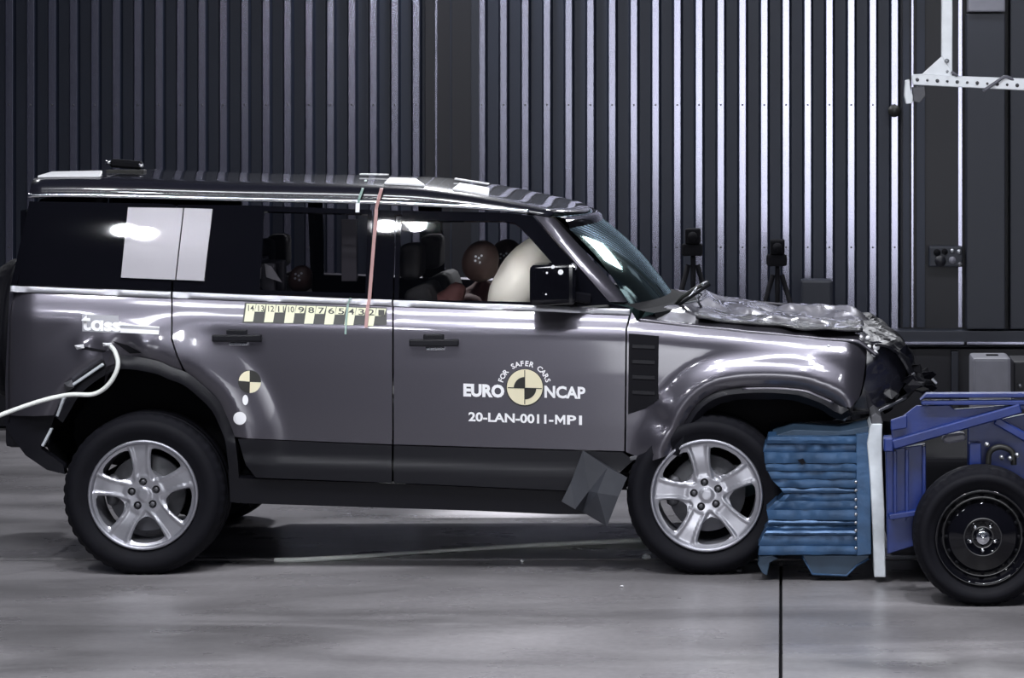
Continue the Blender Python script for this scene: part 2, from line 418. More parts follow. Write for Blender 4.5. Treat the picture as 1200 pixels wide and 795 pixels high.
# vent
vent = surf('side_vent', [(737, 391), (772, 394), (771, 468), (757, 479), (736, 486)], lambda x, y: W(x, y, off(x, y)-.006), 'dark', car, 8, .03)
for i in range(4):
    z = 404+i*18
    surf('vent_fin', [(741, z), (767, z+1), (767, z+5), (741, z+4)], lambda x, y: W(x, y, off(x, y)-.010), 'cladding', vent, 8, .006)
# cladding, sills, arches
clad = []
rtrim = surf('lower_door_trim', [(279, 514.5), (459, 522.5), (459, 566), (300, 560), (288, 545)], lambda x, y: W(x, y, off(x, y)-.004-.018*sstep(536, 547, y-.036*(x-400))), 'cladding', car, 5)
ftrim = surf('lower_door_trim', [(461.5, 522.5), (730, 530.5), (742, 540), (700, 577), (461.5, 566)], lambda x, y: W(x, y, off(x, y)-.004-.018*sstep(536, 547, y-.036*(x-400))), 'cladding', car, 5)
surf('sill', [(279, 561), (460, 567), (700, 578), (718, 590), (690, 603), (652, 603), (560, 599), (282, 590), (276, 575)], lambda x, y: W(x, y, off(x, y)+.012), 'cladding', car, 6, .05)
def band(line, c, k): return line+[(c[0]+(x-c[0])*k, c[1]+(y-c[1])*k) for x, y in reversed(line)]
surf('wheel_arch_trim', band([(281, 590), (279, 545)]+RA, (168, 575), .90), lambda x, y: W(x, y, off(x, y)-.004+.02*(1-sstep(115, 140, math.hypot(x-168, y-575)))), 'cladding', car, 5, .05)
surf('wheel_arch_trim', band([(995, 480)]+FA, (868, 560), .93), lambda x, y: W(x, y, off(x, y)+.004), 'cladding', car, 5, .05)
# arch lip catching the light on the front fender
tube('arch_lip', spline([W(x, y+2.5, off(x, y)-.002) for x, y in FA[2:-14:3]], 4), .009, 'paint', car, 8)
# inner wheel housings
def housing(name, pts, y0, y1):
    bm = bmesh.new(); a = [bm.verts.new(W(x, y, 0)+Vector((0, y0, 0))) for x, y in pts]; b = [bm.verts.new(W(x, y, 0)+Vector((0, y1, 0))) for x, y in pts]
    for i in range(len(pts)-1): bm.faces.new((a[i], a[i+1], b[i+1], b[i]))
    bm.faces.new(b); return from_bm(name, bm, 'dark', car)
housing('wheel_housing', [(292, 596)]+[(168+(x-168)*.97, 575+(y-575)*.97) for x, y in [(281, 560)]+RA]+[(50, 516), (60, 545), (66, 556)], .035, .55)
housing('wheel_housing', [(1000, 500), (995, 484)]+[(868+(x-868)*.97, 560+(y-560)*.97) for x, y in FA]+[(752, 548), (735, 600)], .03, .55)
# rear bumper
surf('rear_bumper', [(4, 482), (66, 482), (60, 500), (48, 526), (74, 545), (76, 556), (55, 551), (30, 534), (12, 510), (4, 495)], lambda x, y: W(x, y, .01+((max(0, 50-x))/40)**2*.04), 'cladding', car, 6, .06)
bm = bmesh.new(); a = W(8, 488, 0); add_box(bm, (a.x-.03, .06, .62), (a.x+.2, 1.84, .82), .03); from_bm('rear_bumper_bar', bm, 'cladding', car)
# underbody
lo = W(10, 590, 0); hi = W(1000, 560, 0)
box('floor_pan', (lo.x+.45, .10, .40), (W(740, 0, 0).x, 1.80, .50), 'dark', car, .03)
box('chassis_rail', (lo.x+.45, .45, .36), (W(865, 0, 0).x, .56, .45), 'dark', car, .02)
box('chassis_rail', (lo.x+.45, 1.34, .36), (W(865, 0, 0).x, 1.45, .45), 'dark', car, .02)
for xx in (168, 828):
    p = W(xx, 582, 0); tube('axle', [(p.x, .15, p.z), (p.x, 1.75, p.z)], .05, 'dark', car)
# far side of the body: lower flank and its window posts, mirrored from the near side
def far(px, py):
    v = W(px, py, 0); return Vector((v.x, 1.9-prof(py-.036*(px-400)), v.z))
surf('far_flank', [(11, 341), (738, 366), (745, 376), (1000, 400), (995, 470), (925, 465), (900, 455), (833, 461), (790, 520), (760, 590), (285, 580), (250, 470), (190, 430), (128, 430), (75, 470), (45, 487), (7, 487)], far, 'paint', car, 14, .02)
for q in ([(33, 236), (205, 242), (201, 347), (12, 341)], [(292, 238), (312, 239), (310, 350), (292, 349)], [(437, 240), (468, 242), (470, 356), (440, 354)], [(585, 245), (620, 248), (735, 362), (700, 362), (598, 262)],
          [(200, 234), (620, 248), (615, 256), (200, 244)]):
    surf('far_window_post', q, far, 'black_gloss', car, 14, .03)
# near side greenhouse: black frames and glass
surf('quarter_glass', [(34.5, 236), (200, 239), (206, 241), (200, 341), (13, 333.5)], skin(.004), 'black_gloss', car, 10, .02)
surf('rear_door_frame', [(208, 240), (300, 241), (436, 246), (436, 349), (203, 342)], skin(.002), 'black_gloss', car, 8, .03, holes=[[(309, 248), (431, 251), (428, 344), (304, 340)]])
surf('rear_door_glass', [(307, 246), (433, 249), (431, 347), (302, 342)], skin(.014), 'glass_rear', car, 20, 0)
surf('door_pillar_cover', [(437.5, 246), (470, 247), (470, 252), (463, 252), (460, 351), (437.5, 350)], skin(.0), 'black_gloss', car, 8, .03)
surf('front_door_frame', [(471, 247), (590, 249), (624, 253), (714, 355), (738, 361), (735, 364), (462, 353.5), (464, 254), (471, 254)], skin(-.001), 'black_gloss', car, 7, .03, holes=[[(470, 259), (590, 259), (604, 262), (613, 270), (652, 314), (668, 338), (668, 355), (467, 351)]])
surf('front_door_glass', [(467, 256), (592, 256), (608, 260), (660, 318), (672, 338), (672, 357), (464, 353)], skin(.012), 'glass_clear', car, 20, 0)
# grey square panel over the rear pillar, in two halves
surf('pillar_graphic_panel', [(150, 243), (214.5, 244), (205, 328), (141.7, 325.4)], skin(-.008), 'board', car, 10, .01)['label'] = 'grey square pillar panel, half on the quarter glass'
surf('pillar_graphic_panel', [(216, 244), (249, 245), (239, 329.4), (206.5, 328)], skin(-.008), 'board', car, 10, .01)['label'] = 'narrower grey pillar panel half on the rear door'
# A pillar in body colour
surf('windscreen_pillar', [(626, 252.5), (650, 256), (739, 354), (714, 354)], lambda x, y: W(x, y, .195-.085*sstep(250, 356, y)+.05*max(0, (x-(626+(y-252.5)*.866))/24)**2-.006), 'paint', car, 5, .03)
# roof, windscreen
sil = pchip([(20, 204), (123, 201), (300, 206), (420, 208), (500, 210.5), (560, 218), (620, 230), (650, 237), (690, 246)])
rail = pchip([(20, 226), (100, 227), (300, 231.5), (420, 234.5), (520, 239), (600, 245), (645, 252)])
NS, NR = 44, 22
bm = bmesh.new(); grid = []
for i in range(NS+1):
    s = i/NS; pn = 34+(643-34)*s; row = []
    xn = W(pn, 230, .2).x; bul = .15*s**5
    for j in range(NR+1):
        t = j/NR; y = .205+1.49*t; e = (y-.95)/.745
        x = xn+bul*(1-e*e) + (-.03*(1-e*e) if i == 0 else 0)
        pc = VX+(x-CX)*S*CD/(CD+.95); zc = CH-(sil(pc)-VY)/S*(CD+.95)/CD
        zr = W(pn, rail(pn), .2).z
        h = 1-abs(e)**16; edge = 1-abs(e)**2.4
        z = zr+(zc-zr)*(.84*h+.16*edge)
        row.append(bm.verts.new((x, y, z)))
    grid.append(row)
for a, b in zip(grid, grid[1:]):
    for k in range(NR): bm.faces.new((a[k], a[k+1], b[k+1], b[k])).smooth = True
bmesh.ops.recalc_face_normals(bm, faces=bm.faces[:])
roof = from_bm('roof', bm, 'black_paint', car)
if sum(p.normal.z for p in roof.data.polygons) < 0: roof.data.flip_normals()
mod = roof.modifiers.new('thickness', 'SOLIDIFY'); mod.thickness = .02; mod.offset = -1
# sliding roof glass and rear roof lip
def roofpt(pc, y, lift=0):
    x = CX+(pc-VX)/S*(CD+y)/CD; return Vector((x, y, CH-(sil(VX+(x-CX)*S*CD/(CD+.95))-VY)/S*(CD+.95)/CD+lift))
xa, xb = W(46, 0, .2).x, W(118, 0, .2).x; za, zb = roofpt(60, .95).z, roofpt(125, .95).z
pr = [Vector((xa, .36, za-.004)), Vector((xb, .36, zb-.004)), Vector((xb, 1.54, zb-.004)), Vector((xa, 1.54, za-.004))]
bm = bmesh.new(); vs_ = [bm.verts.new(p) for p in pr]+[bm.verts.new(p-Vector((0, 0, .02))) for p in pr]
for q in ((0, 1, 2, 3), (7, 6, 5, 4), (0, 4, 5, 1), (1, 5, 6, 2), (2, 6, 7, 3), (3, 7, 4, 0)): bm.faces.new([vs_[i] for i in q])
bmesh.ops.recalc_face_normals(bm, faces=bm.faces[:]); bmesh.ops.bevel(bm, geom=bm.edges[:], offset=.006, segments=2, affect='EDGES')
from_bm('rear_roof_spoiler', bm, 'black_paint', car)
def wsurf(name, y0t, y1t, top, bot, m, n=20, mlt=1.0, parent=car, lift=0):
    bm = bmesh.new(); rows = []
    for i in range(n+1):
        s = i/n; row = []
        for j in range(n+1):
            t = j/n; yt = y0t[0]+(y1t[0]-y0t[0])*t; yb = y0t[1]+(y1t[1]-y0t[1])*t
            et = (yt-.95)/.75; eb = (yb-.95)/.83
            pt = Vector((top[0]+top[1]*(1-et*et), yt, top[2]-top[3]*(1-et*et))); pb = Vector((bot[0]+bot[1]*(1-eb*eb), yb, bot[2]-bot[3]*(1-eb*eb)))
            p = pt.lerp(pb, s); bow = .03*math.sin(math.pi*s); row.append(bm.verts.new(p+Vector((bow*.6+lift, 0, bow*.8+lift))))
        rows.append(row)
    for a, b in zip(rows, rows[1:]):
        for k in range(n): bm.faces.new((a[k], a[k+1], b[k+1], b[k])).smooth = True
    return from_bm(name, bm, m, parent)
tc_ = W(648, 255, .22); bc_ = W(737, 356, .13)
wtop = (tc_.x, .140, tc_.z+.008, .012); wbot = (bc_.x, .185, bc_.z, .012)
wsurf('windscreen', (.215, .125), (1.685, 1.775), wtop, wbot, 'glass_ws', 64)
wsurf('windscreen_shade_band', (.215, .207), (1.685, 1.693), wtop, tuple(a*.84+b*.16 for a, b in zip(wtop, wbot)), 'black_gloss', 8, lift=-.004)
# far A pillar
surf('far_windscreen_pillar', [(626, 252.5), (650, 256), (739, 354), (714, 354)], lambda x, y: (lambda v: Vector((v.x, 1.9-(.195-.085*sstep(250, 356, y)), v.z)))(W(x, y, 0)), 'paint', car, 12, .03)
# cowl
bm = bmesh.new(); rows = []
for j in range(21):
    y = .10+1.7*j/20; e = (y-.95)/.85; x0 = wbot[0]+wbot[1]*(1-e*e)
    rows.append([bm.verts.new((x0-.02, y, wbot[2]+.004)), bm.verts.new((x0+.05, y, wbot[2]-.03)), bm.verts.new((x0+.13, y, wbot[2]-.045)), bm.verts.new((x0+.16, y, wbot[2]-.12))])
for a, b in zip(rows, rows[1:]):
    for k in range(3): bm.faces.new((a[k], b[k], b[k+1], a[k+1]))
from_bm('cowl_panel', bm, 'dark', car)
# wiper and snapped bits on the cowl
wp = [W(786, 364, .6), W(800, 348, .5), W(812, 340, .5), W(830, 330, .5)]
tube('wiper_arm', wp, .010, 'black', car)
tube('wiper_blade', [W(795, 358, .4), W(832, 333, .42)], .008, 'dark', car)
bm = bmesh.new()
for a, b, r_ in (((814, 340), (822, 346), .014), ((820, 346), (817, 352), .012), ((823, 334), (829, 331), .016), ((817, 352), (822, 360), .012), ((800, 356), (822, 352), .008), ((806, 350), (818, 335), .008)):
    add_bar(bm, W(*a, .45), W(*b, .5), r_, r_)
from_bm('snapped_wiper_linkage', bm, 'steel', car)

# hood, crumpled
hood_near = pchip([(748, 374), (810, 381), (880, 389), (960, 395.5), (1012, 400), (1040, 412), (1062, 440)])
NI, NJ = 90, 60
bm = bmesh.new(); rows = []
for i in range(NI+1):
    s = i/NI; row = []
    for j in range(NJ+1):
        t = j/NJ; y = .055+1.79*t; e = (y-.95)/.9
        pn = 748+(1030-748)*s
        base = W(pn, hood_near(pn), .05)
        x = base.x + .22*(1-e*e)*(1-s)**2 - .07*s*(1-e*e)*0 + .02*s*s*(1-e*e)
        crown = .028*(1-e**4)+.018*math.exp(-((abs(e)-.62)/.12)**2)
        z = base.z + crown
        wr = sstep(.02, .35, s)*sstep(.0, .05, t)
        n1 = noise.noise(Vector((x*3.2, y*2.2, 1.7))); n2 = noise.noise(Vector((x*9, y*5, 4.1))); n3 = abs(noise.noise(Vector((x*5+y*2, y*3-x*2, 9.3))))
        z += wr*(.035*n1+.015*n2+.028*n3-.008)
        # buckled fold across the bonnet
        z += .030*math.exp(-((s-.12-.05*e)/.05)**2)*sstep(.12, .3, t)
        z -= .020*math.exp(-((s-.48-.08*e)/.06)**2)*sstep(.12, .3, t)
        z -= .07*sstep(.9, 1, s)*.6
        row.append(bm.verts.new((x, y, z)))
    rows.append(row)
for a, b in zip(rows, rows[1:]):
    for k in range(NJ): bm.faces.new((a[k], b[k], b[k+1], a[k+1])).smooth = True
hood = from_bm('bonnet', bm, 'paint', car)
mod = hood.modifiers.new('thickness', 'SOLIDIFY'); mod.thickness = .018; mod.offset = -1
# black checker-plate insert on the bonnet edge
bm = bmesh.new(); rows = []
for i in range(41):
    s = i/40; pn = 815+(1000-815)*s
    b0 = W(pn, hood_near(pn), .05); row = []
    for j in range(9):
        t = j/8; y = .10+.42*t; row.append(bm.verts.new((b0.x+.05*s, y, b0.z+.045+.006*t+.012*noise.noise(Vector((s*7, t*2, 3)))+.02*noise.noise(Vector((s*2.3, t, 8))))))
    rows.append(row)
for a, b in zip(rows, rows[1:]):
    for k in range(8): bm.faces.new((a[k], b[k], b[k+1], a[k+1])).smooth = True
tp = from_bm('bonnet_tread_plate', bm, mat('pebbled_tread_plate', (.018, .018, .022), .3, .1, .8, .08, bump=.8, bs=70), car)
mod = tp.modifiers.new('thickness', 'SOLIDIFY'); mod.thickness = .014; mod.offset = -1
# crushed nose: shell of crumpled sheet from the bonnet edge down to the bumper
def crush(name, rowsf, ni, nj, m, amp, fr, seed, thick=.012):
    bm = bmesh.new(); rows = []
    for i in range(ni+1):
        row = []
        for j in range(nj+1):
            p = rowsf(i/ni, j/nj); q = p*fr+Vector((seed, seed*.7, seed*1.3))
            d = Vector((noise.noise(q), noise.noise(q+Vector((7, 3, 1))), noise.noise(q+Vector((2, 9, 5)))))
            d2 = Vector((noise.noise(q*2.7), noise.noise(q*2.7+Vector((7, 3, 1))), noise.noise(q*2.7+Vector((2, 9, 5)))))
            row.append(bm.verts.new(p+d*amp+d2*amp*.45))
        rows.append(row)
    for a, b in zip(rows, rows[1:]):
        for k in range(nj): bm.faces.new((a[k], b[k], b[k+1], a[k+1])).smooth = False
    o = from_bm(name, bm, m, car); md = o.modifiers.new('thickness', 'SOLIDIFY'); md.thickness = thick; return o
nose_pts = [(1008, 400), (1028, 399), (1046, 408), (1062, 424), (1070, 442), (1068, 458), (1045, 474), (1020, 484), (1000, 486)]
nose = [W(a, b, .10) for a, b in nose_pts]; nose_s = spline(nose, 5)
def nosef(s, t):
    p = nose_s[min(len(nose_s)-1, int(round(s*(len(nose_s)-1))))]
    y = .07+1.75*t; e = (y-.95)/.88; return Vector((p.x+.03*(1-e*e)*min(1, s*3), y, p.z))
crush('crushed_grille', nosef, len(nose_s)-1, 34, 'cladding', .035, 5, 3.1)
surf('nose_side_cover', [(1010, 401), (1030, 400), (1048, 409), (1061, 426), (1062, 446), (1050, 466), (1030, 478), (1005, 484), (1000, 478), (1010, 462), (1015, 440), (1016, 412)], lambda x, y: W(x, y, .085+((x-1012)/50)**2*.10+-.012*math.sin((y-400)/24)+.010*noise.noise(Vector((x/26, y/26, 2)))), 'black_paint', car, 5, .04)
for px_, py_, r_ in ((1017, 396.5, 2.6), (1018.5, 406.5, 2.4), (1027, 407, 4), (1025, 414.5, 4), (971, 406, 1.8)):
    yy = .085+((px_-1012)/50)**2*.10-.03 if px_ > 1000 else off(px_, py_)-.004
    p = W(px_, py_, yy); tube('target_or_glint_dot', [p, p+Vector((0, .02, 0))], r_/S, 'white', car, 12)  # lamp glints on the nose, made as small white discs
def fold(name, pts, m, lab=None):
    """bent plate through px points with own depth"""
    bm = bmesh.new(); vs = [bm.verts.new(W(*p)) for p in pts]; c = bm.verts.new(sum((v.co for v in vs), Vector())/len(vs)+Vector((0, -.03, 0)))
    for i in range(len(vs)): bm.faces.new((vs[i], vs[(i+1) % len(vs)], c))
    bmesh.ops.recalc_face_normals(bm, faces=bm.faces[:])
    o = from_bm(name, bm, m, car); md = o.modifiers.new('thickness', 'SOLIDIFY'); md.thickness = .006
    if lab: o['label'] = lab
    return o
fold('headlamp_remnant', [(966, 478, .02), (984, 474, -.01), (992, 476, -.02), (995, 486, .0), (990, 494, .0), (982, 492, .02), (974, 484, .0)], 'steel', 'torn bright metal tongue below the fender corner')
fold('fender_liner_remnant', [(925, 500, .2), (955, 494, .15), (1000, 492, .1), (1018, 488, .1), (1016, 504, .1), (960, 506, .12), (928, 508, .2)], 'cladding')
fold('torn_grille_strip', [(1040, 424, .2), (1062, 404, .3), (1068, 414, .3), (1070, 424, .25), (1066, 428, .25), (1058, 418, .3)], 'black_gloss')
random.seed(3)
for k in range(26):
    px = random.uniform(1014, 1092); py = random.uniform(455, 482) if px < 1050 else random.uniform(432, 458)
    y = random.uniform(.0, .4); p = W(px, py, y)
    bm = bmesh.new(); n = random.randint(4, 6); vs = []
    for i in range(n):
        a = 2*math.pi*i/n; vs.append(bm.verts.new(p+Vector((math.cos(a)*random.uniform(.02, .05), random.uniform(-.02, .02), math.sin(a)*random.uniform(.012, .035)))))
    f = bm.faces.new(vs); r_ = bmesh.ops.extrude_face_region(bm, geom=[f])
    for v in [g for g in r_['geom'] if isinstance(g, bmesh.types.BMVert)]: v.co += Vector((.003, .008, .002))
    bmesh.ops.recalc_face_normals(bm, faces=bm.faces[:])
    from_bm('shattered_trim_shard', bm, random.choice(['cladding', 'black_gloss', 'dark', 'dark', 'cladding']), car)
bm = bmesh.new()
for a, b in (((1030, 482, .0), (1062, 466, .1)), ((1026, 478, .1), (1054, 470, .15)), ((1090, 442, .3), (1098, 450, .3)), ((1060, 446, .1), (1072, 438, .15))): bar('bent_bumper_bracket', W(*a), W(*b), .010, .016, 'steel', car)
bm.free()
# engine mass behind the nose, closing the front
bm = bmesh.new(); add_box(bm, (W(860, 0, 0).x, .16, .86), (W(1020, 0, 0).x, 1.74, 1.12), .05); from_bm('engine_bay_block', bm, 'dark', car)
bm = bmesh.new(); add_box(bm, (W(742, 0, 0).x, .10, .55), (W(780, 0, 0).x, 1.80, 1.22), .02); from_bm('bulkhead', bm, 'dark', car)
# torn trim panel hanging behind the front wheel
bm = bmesh.new()
P = {k: W(*v) for k, v in dict(a=(683, 528, -.03), b=(658, 588, -.10), c=(711, 617, -.12), d=(735, 560, -.05), e=(669, 566, -.09), f=(700, 578, -.13), g=(725, 582, -.10), h=(674, 597, -.12), i=(690, 576, -.07), j=(682, 600, -.05), k=(712, 548, -.07)).items()}
V_ = {k: bm.verts.new(v) for k, v in P.items()}
for f in ('aei', 'aik', 'akd', 'eb'+'h', 'ehi', 'ihj', 'ijf', 'jcf', 'fcg', 'fgk', 'ifk', 'kgd', 'hbj'):
    try: bm.faces.new([V_[c] for c in f])
    except ValueError: pass
bmesh.ops.recalc_face_normals(bm, faces=bm.faces[:])
o = from_bm('torn_trim_panel', bm, mat('scuffed_dark_plastic', (.030, .032, .040), .5, var=.15), car); md = o.modifiers.new('thickness', 'SOLIDIFY'); md.thickness = .008
o['label'] = 'bent black trim panel hanging behind the front wheel'
bm = bmesh.new()
for a, b in (((738, 538, .0), (748, 536, .0)), ((744, 572, .05), (737, 566, .02)), ((735, 574, .0), (742, 568, .0)), ((740, 586, .03), (743, 584, .02)), ((747, 540, 0), (764, 538, 0)), ((738, 552, .04), (744, 560, .02))):
    bar('broken_clip', W(*a), W(*b), .014, .02, 'iron', car)
bm.free()

# rear face of the car and the spare wheel on it
def tail(u, v, y=0): return 0
bm = bmesh.new(); rows = []
for zz, pxx in ((.75, 8), (1.0, 8), (1.3, 9), (1.41, 11), (1.65, 22), (1.86, 34)):
    row = []
    for j in range(13):
        y = .03+1.84*j/12; e = (y-.95)/.92; ins = (prof(673-zz*S+.036*390)-.0)
        yy = .95+(y-.95)*(1-ins/.95); row.append(bm.verts.new((W(pxx, 0, 0).x-.03*(1-e**6), yy, zz)))
    rows.append(row)
for a, b in zip(rows, rows[1:]):
    for k in range(12): bm.faces.new((a[k], a[k+1], b[k+1], b[k])).smooth = True
tg = from_bm('tailgate', bm, 'paint', car)
box('tailgate_glass', (W(14, 0, 0).x-.055, .35, 1.45), (W(14, 0, 0).x-.02, 1.55, 1.8), 'black_gloss', car, .01)

# ------------------------------------------------------------------ wheels
def tyre(name, c, R0, Ri, w, m, parent, face):
    hw = w
    prof_ = [(Ri-.012, .016), (Ri+.004, .004), (Ri+.012, .002), (Ri+.03, -.010), (Ri+(R0-Ri)*.45, -.020), (Ri+(R0-Ri)*.75, -.016), (R0-.028, .000), (R0-.008, .014), (R0-.001, .032), (R0, .06), (R0-.007, .063), (R0-.007, .073), (R0, .076), (R0, w/2-.006), (R0-.007, w/2-.004), (R0-.007, w/2+.004), (R0, w/2+.006), (R0, w-.03), (R0-.02, w-.005), (R0-.06, w+.012), (Ri+.02, w+.005), (Ri-.01, w-.02)]
    def rad(j, a, k): return -.007 if (j in (7, 8) and k % 3 == 0) else 0
    return lathe(name, prof_, m, parent, c, 132, rad)
def alloy_wheel(c, a0, R0, Ri, label):
    """near-side wheel; c = centre at the outer face"""
    rimw = link('wheel', None, None, car) if False else None
    w = tyre('wheel', c, R0, Ri+.008, .25, 'rubber', car, 1); w['label'] = label
    # barrel
    lathe('rim', [(Ri, .010), (Ri+.006, .004), (Ri+.004, -.004), (Ri-.004, -.007), (Ri-.012, .0), (Ri-.020, .02), (Ri-.028, .06), (Ri-.034, .13), (Ri-.03, .2), (Ri, .235)], 'alloy_in', w, c, 96)
    Rf = Ri-.006
    def wid(r): return .045+.022*((r-.13)/.13)**2*(1 if r > .13 else 2.2)
    holes = []
    for k in range(5):
        ac = R(a0+36+72*k); pts = []
        rs = [.112, .122, .14, .165, .19, .215, .232, .240]
        hw = []
        for r in rs:
            h = R(36)-math.asin(min(.95, wid(r)/r)); 
            if r == .112: h *= .25
            if r == .122: h *= .75
            if r == .240: h *= .82
            hw.append(h)
        L_ = [(r*math.cos(ac+h), r*math.sin(ac+h)) for r, h in zip(rs, hw)]; R_ = [(r*math.cos(ac-h), r*math.sin(ac-h)) for r, h in zip(rs, hw)]
        arc = [(.243*math.cos(ac+q), .243*math.sin(ac+q)) for q in (hw[-1]*.6, 0, -hw[-1]*.6)]
        hole = L_+arc+R_[::-1]; holes.append([(x*Ri/.272, y*Ri/.272) for x, y in hole])
    lug = []
    for k in range(5):
        a = R(a0+72*k+0); cx, cy = .064*math.cos(a), .064*math.sin(a)
        lug.append([(cx+.0205*math.cos(q*math.pi/6), cy+.0205*math.sin(q*math.pi/6)) for q in range(12)])
    outer = [(Rf*math.cos(2*math.pi*k/90), Rf*math.sin(2*math.pi*k/90)) for k in range(90)]
    def face(x, y):
        r = math.hypot(x, y); a = math.degrees(math.atan2(y, x))-a0; k = round(a/72); da = R(a-72*k); lat = abs(r*math.sin(da))
        d = .012+.020*(1-sstep(.03, .2, r))-.002
        if r > .085:
            ww = wid(r)*Ri/.272; q = lat/ww
            d += .007*(1-sstep(.58, .70, q))*sstep(.085, .11, r) + .014*sstep(.84, 1.02, q)*(1-sstep(.225, .25, r))
        if r < .075: d += .010*sstep(.072, .066, r) if False else 0
        if r < .036: d -= .008*(1-sstep(.028, .036, r))
        if r > .25: d -= .006*sstep(.25, Rf, r)
        return Vector((c[0]+x, c[1]+d, c[2]+y))
    fc = surf('wheel_spokes', outer, face, 'alloy', w, .0085, .035, holes=holes+lug)
    for k in range(5):
        a = R(a0+72*k); p = Vector((c[0]+.064*math.cos(a), 0, c[2]+.064*math.sin(a)))
        tube('lug_nut', [(p.x, c[1]+.042, p.z), (p.x, c[1]+.03, p.z), (p.x, c[1]+.027, p.z)], [.0125, .0125, .008], 'iron', w, 6)
    lathe('brake_disc', [(.03, .09), (.19, .09), (.192, .095), (.192, .115), (.03, .115)], 'iron', w, (c[0], c[1], c[2]), 48)
    tube('brake_caliper', [(c[0]+.175*math.cos(R(q)), c[1]+.095, c[2]+.175*math.sin(R(q))) for q in range(150, 201, 5)], [.018]+[.032]*9+[.018], 'iron', w, 12)
    lathe('hub', [(.0, .05), (.07, .05), (.09, .09)], 'iron', w, c, 32)
    return w
RT = .405
cr = W(167.5, 580, -.03); cf = W(828, 581.5, -.03)
cr.z = RT-.008; cf.z = RT-.010
wr_ = alloy_wheel((cr.x, -.03, cr.z), 95, RT, .270, 'rear wheel with clean five-spoke silver rim')
wf_ = alloy_wheel((cf.x, -.03, cf.z), 100, RT-.005, .276, 'front wheel pushed back against the sill')
for xx in (cr.x, cf.x+.12):
    w = tyre('wheel', (xx, 1.68, RT-.01), RT, .28, .24, 'rubber', car, 1); w['label'] = 'far side wheel under the car'
    lathe('rim', [(.0, .12), (.2, .10), (.27, .06), (.275, .01)], 'alloy_in', w, (xx, 1.68, RT-.01), 48)
# spare wheel: axis along x
sx = W(8, 0, 0).x-.02
sp = tyre('spare_wheel', (0, 0, 0), .38, .26, .22, 'rubber', car, 1)
sp.data.transform(Matrix.Translation((sx-.25, 1.0, 1.13)) @ Matrix.Rotation(R(-90), 4, 'Z'))
cv = lathe('spare_wheel_cover', [(0, .0), (.2, .0), (.255, .01), (.27, .03)], 'black_gloss', sp, (0, 0, 0), 48)
cv.data.transform(Matrix.Translation((sx-.25, 1.0, 1.13)) @ Matrix.Rotation(R(-90), 4, 'Z'))

# ------------------------------------------------------------------ door handles, mirror
def handle(x, y, door):
    bm = bmesh.new(); o0 = off(x+28, y+8)
    def pb(a, b, c, d, y0, y1, bv): 
        p = W(x+a, y+b, o0); q = W(x+c, y+d, o0); add_box(bm, (p.x, o0+y0, q.z), (q.x, o0+y1, p.z), bv)
    pb(0, 5.5, 58, 14, -.045, -.022, .008); pb(16, 0, 40, 7, -.025, .012, .006); pb(48, 6, 57, 14, -.03, .01, .004); pb(2, 7, 9, 13, -.03, .01, .004)
    h = from_bm('door_handle', bm, 'cladding', door)
    bm = bmesh.new(); p = W(x+19, y+15, o0); q = W(x+41, y+19, o0); add_box(bm, (p.x, o0-.018, q.z), (q.x, o0+.01, p.z), .004)
    from_bm('handle_recess_lip', bm, 'chrome', door)
    return h
handle(250, 386, rdoor); handle(480.5, 391.5, fdoor)
mi = bmesh.new(); a = W(620, 311, -.14); b = W(673, 359, -.14); add_box(mi, (a.x, -.14, b.z), (b.x, .10, a.z), .03, 3)
for v in mi.verts:
    if v.co.x > b.x-.08: v.co.y *= .6; 
mir = from_bm('door_mirror', mi, 'black_gloss', car, False)
surf('mirror_foot', [(668, 330), (690, 330), (716, 357), (668, 360)], skin(-.03), 'black_gloss', mir, 8, .03)
bm = bmesh.new(); add_bar(bm, W(655, 345, -.04), W(690, 350, .07), .06, .05, .01); from_bm('mirror_arm', bm, 'cladding', mir)
random.seed(5)
bm = bmesh.new()
for px_, py_, r_ in ((641, 320, 1.3), (648, 313, 2.2), (657, 319, 3.2), (667.5, 315, 3), (662, 325, 1.5), (640, 345, 1)):
    p = W(px_, py_, -.15 if px_ < 662 else -.02); add_tube(bm, [p, p+Vector((0, -.004, 0))], r_/S, 10)
from_bm('target_or_glint_dot', bm, 'white', mir)

# ------------------------------------------------------------------ stickers on the doors
def on_body(bm, ox, oy, slope=.033, lift=-.003, rot=0):
    for v in bm.verts:
        x, y = v.co.x, v.co.y
        px = ox+x; py = oy-y+slope*x
        v.co = W(px, py, off(px, py)+lift)
def decal_text(body, size, ox, oy, m, parent, offset=.4, align='LEFT', sx=1, lift=-.003, slope=.033, shear=0):
    bm = text_bm(body, size, offset, align)
    for v in bm.verts: v.co.x = v.co.x*sx+v.co.y*shear
    on_body(bm, ox, oy, slope, lift); return from_bm('lettering', bm, m, parent)
def fit(body, x0, x1, base, h, m, parent, offset=.35, shear=0, slope=.033, lift=-.003):
    bm = text_bm(body, 10, offset)
    xs = [v.co.x for v in bm.verts]; ys = [v.co.y for v in bm.verts]; a, b = min(xs), max(xs); c, d = min(ys), max(ys)
    for v in bm.verts:
        yy = (v.co.y-c)/(d-c)*h; v.co.x = (v.co.x-a)/(b-a)*(x1-x0)+yy*shear; v.co.y = yy
    on_body(bm, x0, base, slope, lift); return from_bm('lettering', bm, m, parent)
